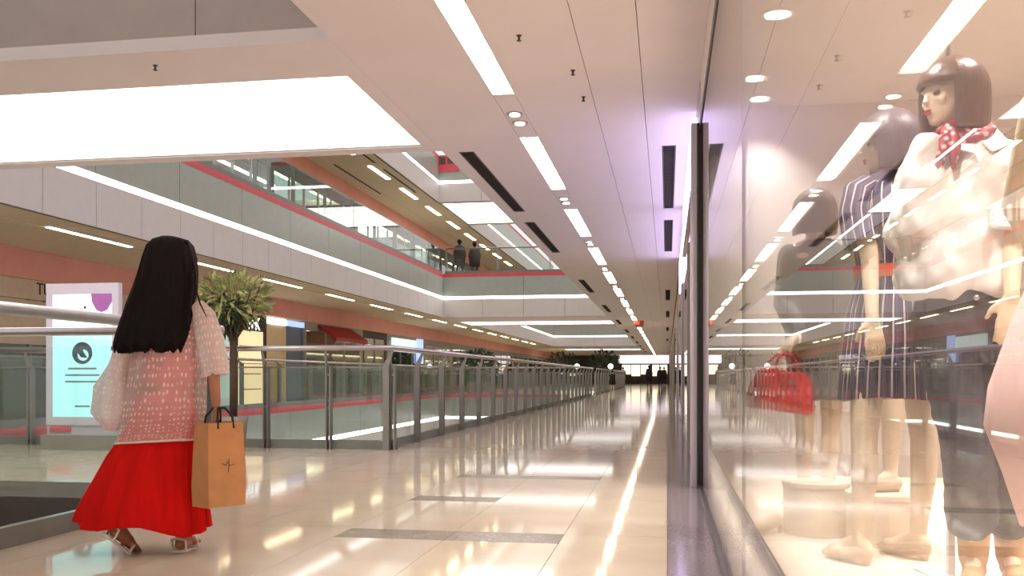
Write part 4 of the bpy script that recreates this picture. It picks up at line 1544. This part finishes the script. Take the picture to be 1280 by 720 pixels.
# --- A: cream shirt and jeans, at the right
A = fig_origin(1.03, 3.54, 'tall mannequin with a brown bob, cream shirt, red scarf and dark jeans')
JA = dict(head=(-.03, 0, 1.765), neck=(.02, .0, 1.60), chest=(.04, 0, 1.38), waist=(.02, 0, 1.13), pelvis=(.02, 0, .98), R_sh=(-.13, -.03, 1.53), L_sh=(.17, .01, 1.53),
          R_el=(-.15, -.0, 1.26), R_wr=(-.06, .12, 1.09), L_el=(.125, -.14, 1.24), L_wr=(.09, -.2, 1.02), R_hip=(-.06, -.02, .92), L_hip=(.1, .02, .92),
          R_kn=(.0, -.08, .5), R_an=(.07, .02, .09), R_to=(.0, -.11, .03), L_kn=(.16, -.02, .5), L_an=(.22, .05, .09), L_to=(.17, -.09, .03))
JA = {k_: Vector(v) for k_, v in JA.items()}
fA = (-1, -0.25, 0.0)
link('body', figure(JA, fA, torso_dir=(-.45, -1, 0), hands={'L': ((-.15, .0, -1), (.3, 1, 0), (-1, 0.2, 0), .4), 'R': ((.4, .2, -1), (0, -1, 0), (1, 0, 0), .5)}), 'mannequin', A, smooth=True)
face_parts(A, JA['head'], fA)
bob(A, JA['head'] + Vector((.012, 0, .01)), fA, 'wig_brown', .1, .112, .112, -.15, 0.95, 0.03)
g = MB()
g.rings([(.03, 0, 1.60, .08, .075), (.035, 0, 1.565, .17, .1), (.035, 0, 1.50, .2, .13), (.03, 0, 1.38, .2, .155), (.02, 0, 1.25, .2, .165), (.0, 0, 1.14, .205, .17), (-.01, 0, 1.06, .19, .165), (.0, 0, 1.03, .17, .15)], 40, True, True)
capsule(g, (-.12, -.03, 1.52), (-.155, -.02, 1.27), .085, .105, 16)
capsule(g, (-.155, -.02, 1.27), (-.1, .06, 1.13), .09, .07, 16)
capsule(g, (.165, .01, 1.52), (.15, -.07, 1.38), .085, .09, 16)
capsule(g, (.15, -.07, 1.38), (.137, -.115, 1.31), .092, .08, 16)
link('shirt', remeshed(g, 'shirt', .011, 3, fold_noise(.034, 11, 5, 1.0)), 'shirt', A, smooth=True)
cu_ = MB()
for dz in (0, .022, .044):
    pts = [(.132 + .08 * math.cos(a_), -.128 + .078 * math.sin(a_) + dz * .5 - .01, 1.275 + dz + .02 * math.sin(a_)) for a_ in [2 * math.pi * i / 20 for i in range(21)]]
    cu_.tube(pts, .014, 8, False)
cu_.build('rolled_cuff', 'shirt', A, smooth=True)
col_ = MB()
for i in range(2):
    sd = -1 if i else 1
    b_ = len(col_.v)
    col_.v += [(.02, -.075 * 1, 1.60), (.02 + sd * .09, -.05, 1.63), (.02 + sd * .12, -.1, 1.56), (.02 + sd * .03, -.15, 1.52)]
    col_.f += [(b_, b_ + 1, b_ + 2, b_ + 3)]
oc = col_.build('collar', 'shirt', A)
oc.modifiers.new('t', 'SOLIDIFY').thickness = .006
sf = MB()
for q_ in range(3):
    pts = []
    for i in range(25):
        a_ = 2 * math.pi * i / 24
        pts.append((.01 + (.078 + .012 * q_) * math.cos(a_), -.005 + (.075 + .01 * q_) * math.sin(a_), 1.64 - .022 * q_ + .018 * math.sin(a_ * 2 + q_) + .02 * math.cos(a_)))
    sf.tube(pts, .018, 8, False)
sf.tube([(-.06, -.06, 1.63), (-.085, -.09, 1.57), (-.12, -.10, 1.48), (-.14, -.12, 1.41)], [.02, .024, .022, .008], 8)
sf.tube([(-.05, -.07, 1.62), (-.06, -.11, 1.54), (-.08, -.14, 1.47)], [.02, .022, .008], 8)
sf.build('scarf', 'scarf', A, smooth=True)
g = MB()
g.rings([(.02, 0, 1.10, .135, .115), (.02, 0, 1.03, .16, .13), (.02, 0, .95, .185, .145), (.03, 0, .86, .185, .145), (.03, 0, .8, .17, .13)], 32, True, True)
for hp, kn, an_ in ((JA['R_hip'], JA['R_kn'], JA['R_an']), (JA['L_hip'], JA['L_kn'], JA['L_an'])):
    capsule(g, hp, kn, .105, .085, 16)
    e_ = kn.lerp(an_, .62)
    capsule(g, kn, e_, .085, .09, 16)
link('jeans', remeshed(g, 'jeans', .01, 2, fold_noise(.009, 10, 14, 3.0)), 'denim', A, smooth=True)
bt = MB()
bt.ball((.0, -.142, 1.02), .011, .006, .011, 10, 6)
bt.ball((.10, -.138, .99), .009, .006, .009, 10, 6)
bt.build('button', 'steel', A, smooth=True)
for sd in ('R', 'L'):
    an_, to_ = JA[sd + '_an'], JA[sd + '_to']
    bt = MB()
    capsule(bt, an_ + Vector((0, 0, .14)), an_, .062, .05, 14)
    capsule(bt, an_ + Vector((.02, .03, -.045)), to_ + Vector((0, 0, .012)), .042, .036, 12)
    link('boot', remeshed(bt, 'boot', .009, 2), 'boot', A, smooth=True)
MB().tube([(-.03, .0, 1.87), (-.03, .0, 1.955), (-.025, .0, 1.975), (.16, .0, 2.2), (.2, .0, 2.3), (.2, .0, 2.85)], .009, 8).build('hanging_rod', 'steel', A, smooth=True)
MB().box(-.012 + .04, .012 + .04, .12, .14, .0, .5).box(-.05, .13, .06, .24, 0.0, .006).build('support_pole', 'white_paint', A)

# --- B: striped shirt dress
Bm = fig_origin(0.90, 3.93, 'mannequin with a grey bob in a striped shirt dress with an orange belt')
JB = dict(head=(-.015, .02, 1.70), neck=(.0, .01, 1.54), chest=(0, .02, 1.36), waist=(.0, .02, 1.17), pelvis=(0, .02, 1.0), R_sh=(.15, .03, 1.50), L_sh=(-.14, .0, 1.47), L_el=(-.125, -.08, 1.22), L_wr=(-.145, -.16, .97),
          R_el=(.2, .06, 1.22), R_wr=(.17, .2, 1.05), R_hip=(.1, .03, .95), L_hip=(-.09, .0, .95), R_kn=(.125, .0, .5), R_an=(.12, .04, .1), R_to=(.05, .16, .035), L_kn=(-.135, -.05, .5), L_an=(-.155, -.06, .1), L_to=(-.22, .05, .035))
JB = {k_: Vector(v) for k_, v in JB.items()}
fB = (-1, .22, -.03)
link('body', figure(JB, fB, torso_dir=(-.4, 1, 0), hands={'L': ((.02, -.25, -1), (.2, 1, 0), (-1, 0, .0), .5), 'R': ((0, .3, -1), (-1, 0, 0), (0, 1, 0), .6)}), 'mannequin', Bm, smooth=True)
face_parts(Bm, JB['head'], fB)
bob(Bm, JB['head'] + Vector((.008, -.002, .008)), fB, 'wig_grey', .108, .112, .115, -.13, 0.95, 0.015)
dr = [(-.0, .01, 1.545, .075, .07), (0, .01, 1.52, .15, .09), (0, .01, 1.47, .175, .115), (0, .015, 1.38, .17, .13), (0, .02, 1.28, .15, .125), (0, .02, 1.2, .135, .115), (0, .02, 1.16, .13, .112), (0, .02, 1.12, .138, .12), (-.005, .02, 1.02, .165, .14), (-.005, .02, .9, .18, .15), (-.01, .02, .78, .19, .155), (-.01, .02, .66, .2, .16)]
d_ = MB()
d_.rings(dr, 120, True, True, fold=lambda an, t: (1 + .03 * math.sin(an * 11) * max(0, t - .55) * 2 + .012 * math.sin(an * 7 + 9 * t), .008 * math.sin(an * 3 + 1) * (t > .98)), uvs=(26, 10))
d_.build('dress', 'striped', Bm, smooth=True)
sleeve([(-.09, .0, 1.525), (-.135, .0, 1.49), (-.155, -.02, 1.40), (-.15, -.045, 1.31), (-.145, -.055, 1.275)], [(.05, .06), (.065, .075), (.068, .075), (.066, .07), (.066, .07)], 'striped', Bm, 'sleeve', (11, 5))
sleeve([(.1, .02, 1.53), (.15, .03, 1.50), (.175, .04, 1.40), (.19, .05, 1.31), (.195, .05, 1.275)], [(.05, .06), (.065, .075), (.068, .075), (.066, .07), (.066, .07)], 'striped', Bm, 'sleeve', (11, 5))
MB().rings([(0, .02, 1.145, .14, .122), (0, .02, 1.145, .145, .127), (0, .02, 1.195, .145, .127), (0, .02, 1.195, .14, .122)], 40).build('belt', 'belt', Bm, smooth=False)
MB().rings([(0, .01, 1.53, .085, .08), (0, .01, 1.575, .07, .066), (0, .01, 1.57, .08, .076), (0, .01, 1.515, .105, .095)], 40).build('collar', 'striped', Bm, smooth=True)


def pump(an_, to_, parent, m='nude_shoe'):
    """a court shoe: pointed toe, cut low, with a small heel"""
    an_, to_ = Vector(an_), Vector(to_)
    d = (to_ - an_)
    d.z = 0
    d.normalize()
    g_ = MB()
    capsule(g_, Vector((an_.x, an_.y, an_.z - .052)) - d * .02, Vector((to_.x, to_.y, .034)), .037, .034, 12)
    capsule(g_, Vector((to_.x, to_.y, .034)), Vector((to_.x, to_.y, .022)) + d * .05, .034, .014, 12)
    g_.tube([Vector((an_.x, an_.y, .06)) - d * .03, Vector((an_.x, an_.y, .0)) - d * .03], [.02, .016], 10)
    return link('shoe', remeshed(g_, 'shoe', .006, 2), m, parent, smooth=True)


for sd in ('R', 'L'):
    pump(JB[sd + '_an'], JB[sd + '_to'], Bm)

# --- D: grey coat seen from behind
Dm = fig_origin(0.80, 5.30, 'mannequin with an olive brown bob in a long grey green coat, farthest back')
JD = dict(head=(.0, .0, 1.66), neck=(.01, 0, 1.5), chest=(.02, 0, 1.33), waist=(.03, 0, 1.12), pelvis=(.03, 0, .95), R_sh=(.16, 0, 1.42), L_sh=(-.13, 0, 1.43), L_el=(-.17, -.03, 1.15), L_wr=(-.15, -.2, .98), R_el=(.2, .03, 1.15), R_wr=(.18, .1, .92),
          R_hip=(.11, 0, .9), L_hip=(-.06, 0, .9), R_kn=(.1, .02, .48), R_an=(.08, .02, .1), R_to=(.05, .15, .035), L_kn=(-.05, .0, .48), L_an=(-.06, .0, .1), L_to=(-.1, .13, .035))
JD = {k_: Vector(v) for k_, v in JD.items()}
fD = (-.5, 1, 0)
link('body', figure(JD, fD, torso_dir=(-.3, 1, 0), voxel=.008, hands={'L': ((-.55, -.3, -.5), (0, 0, -1), (.5, -.5, 0), 1.2), 'R': ((0, .1, -1), (-1, 0, 0), (0, 1, 0), .5)}), 'mannequin', Dm, smooth=True)
bob(Dm, JD['head'], fD, 'wig_olive', .098, .112, .115, -.13, .8, .02)
g = MB()
g.rings([(.01, 0, 1.5, .08, .075), (.015, 0, 1.46, .15, .1), (.02, 0, 1.38, .185, .13), (.03, 0, 1.2, .18, .14), (.03, 0, 1.0, .18, .15), (.03, 0, .8, .175, .155), (.03, 0, .62, .17, .155)], 40, True, True)
capsule(g, (-.13, 0, 1.42), (-.175, -.03, 1.15), .07, .065, 14)
capsule(g, (-.175, -.03, 1.15), (-.155, -.17, 1.0), .065, .052, 14)
capsule(g, (.16, 0, 1.41), (.2, .03, 1.15), .07, .065, 14)
capsule(g, (.2, .03, 1.15), (.18, .09, .95), .065, .052, 14)
link('coat', remeshed(g, 'coat', .012, 3, fold_noise(.014, 7, 2.5, 6.0)), 'coat', Dm, smooth=True)
for sd in ('R', 'L'):
    pump(JD[sd + '_an'], JD[sd + '_to'], Dm)

# red handbag held by D
hb = tag(empty('handbag', (.57, 4.97, .715), TH), 'structured red leather handbag hanging from the coat mannequin hand', 'handbag')
q = MB()
prof = [(0, .15, .07), (.02, .16, .08), (.12, .15, .07), (.2, .125, .045), (.215, .11, .035)]
for z_, a, b in prof:
    q.v += [(-a, -b, z_), (a, -b, z_), (a, b, z_), (-a, b, z_)]
q.f = [(3, 2, 1, 0), tuple(16 + i for i in range(4))] + [(i * 4 + k_, i * 4 + (k_ + 1) % 4, (i + 1) * 4 + (k_ + 1) % 4, (i + 1) * 4 + k_) for i in range(4) for k_ in range(4)]
bo = q.build('bag_body', 'red_leather', hb)
bv = bo.modifiers.new('b', 'BEVEL')
bv.width = .012
bv.segments = 3
for sg_ in (-1, 1):
    MB().tube([(-.07, sg_ * .045, .17), (-.066, sg_ * .04, .25), (-.03, sg_ * .02, .30), (.03, sg_ * .02, .30), (.066, sg_ * .04, .25), (.07, sg_ * .045, .17)], .0075, 8).build('handle', 'red_leather', hb, smooth=True)
B(-.05, .05, -.075, -.055, .15, .185).build('flap', 'red_leather', hb)
MB().ball((0, -.079, .155), .012, .006, .012).build('clasp', 'steel', hb, smooth=True)
hb.rotation_euler = (0, math.radians(8), TH + .25)

# --- drums, leg form, shoes
def drum(x, y, r, h_, label):
    t = tag(empty('display_drum', (x, y, PZ)), label, 'plinth')
    MB().lathe([(r - .006, 0.0), (r, .004), (r, h_ - .03), (r - .004, h_ - .026)], 48).build('side', 'drum', t, smooth=False)
    MB().lathe([(r + .004, h_ - .026), (r + .006, h_ - .02), (r + .006, h_ - .003), (r, h_)], 48).build('top_disc', 'drum', t)


drum(.70, 4.57, .15, .25, 'short round cream display drum, the left of two')
drum(.97, 4.36, .17, .23, 'round cream display drum with a nude shoe on top, behind the striped dress')
lf = tag(empty('leg_form', (.96, 4.36, PZ + .23), TH), 'cream display leg with a nude court shoe standing on the drum', 'leg form')
g = MB()
capsule(g, (.06, .0, .72), (.03, 0, .45), .07, .05, 14)
capsule(g, (.03, 0, .45), (.04, .0, .32), .048, .05, 14)
capsule(g, (.04, 0, .32), (.03, .0, .09), .05, .03, 14)
capsule(g, (.03, 0, .09), (.035, 0, .04), .03, .028, 12)
capsule(g, (.03, 0, .08), (-.05, -.02, .03), .028, .022, 12)
capsule(g, (.035, 0, .035), (-.07, -.025, .024), .026, .018, 12)
link('leg', remeshed(g, 'leg', .006, 3), 'mannequin', lf, smooth=True)
pump((.03, 0, .09), (-.06, -.022, .03), lf)
t = tag(empty('court_shoe', (.45, 4.53, PZ), TH), 'beige court shoe standing alone on the platform left of the drums', 'shoe')
g = MB()
capsule(g, (.07, .02, .06), (.0, 0, .034), .034, .032, 12)
capsule(g, (.0, 0, .034), (-.07, -.01, .02), .032, .015, 12)
link('upper', remeshed(g, 'upper', .006, 2), 'nude_shoe', t, smooth=True)
MB().tube([(.085, .02, .05), (.09, .02, 0)], [.015, .01], 10).build('heel', 'boot', t)

# --- E: pink flared dress at the right edge
Em = fig_origin(1.10, 2.58, 'mannequin in a pale pink flared dress, cut by the right edge')
JE = dict(head=(0, 0, 1.68), neck=(0, 0, 1.5), chest=(0, 0, 1.33), waist=(0, 0, 1.13), pelvis=(0, 0, .97), R_sh=(-.16, 0, 1.44), L_sh=(.16, 0, 1.44), R_el=(-.13, .17, 1.22), R_wr=(-.03, .24, 1.1), L_el=(.25, .03, 1.18), L_wr=(.22, -.05, .95),
          R_hip=(-.09, 0, .9), L_hip=(.09, 0, .9), R_kn=(-.06, -.02, .5), R_an=(-.06, 0, .1), R_to=(-.07, -.14, .035), L_kn=(.1, -.02, .5), L_an=(.1, 0, .1), L_to=(.1, -.14, .035))
JE = {k_: Vector(v) for k_, v in JE.items()}
link('body', figure(JE, (-.3, -1, 0), voxel=.009, torso_dir=(-.2, -1, 0), hands={'L': ((0, -.1, -1), (-1, 0, 0), (0, -1, 0), .5), 'R': ((.5, .3, -.4), (1, 0, 0), (0, 0, 1), .5)}), 'mannequin', Em, smooth=True)
face_parts(Em, JE['head'], (-.3, -1, 0))
bob(Em, JE['head'], (-.3, -1, 0), 'wig_brown', .1, .112, .112, -.13, .9, .03)
MB().rings([(0, 0, 1.47, .12, .08), (0, 0, 1.44, .14, .095), (0, 0, 1.39, .15, .115), (0, 0, 1.33, .16, .14), (0, 0, 1.25, .148, .125), (0, 0, 1.14, .125, .105), (0, 0, 1.05, .15, .13), (-.01, 0, .9, .2, .18), (-.02, 0, .72, .25, .22), (-.02, 0, .62, .26, .23), (-.01, 0, .5, .225, .2), (0.0, 0, .36, .19, .175)], 72, True, True,
           fold=lambda an, t: (1 + .03 * max(0, t - .4) * math.sin(an * 9), 0)).build('dress', 'pink', Em, smooth=True)
for sd in ('R', 'L'):
    pump(JE[sd + '_an'], JE[sd + '_to'], Em)
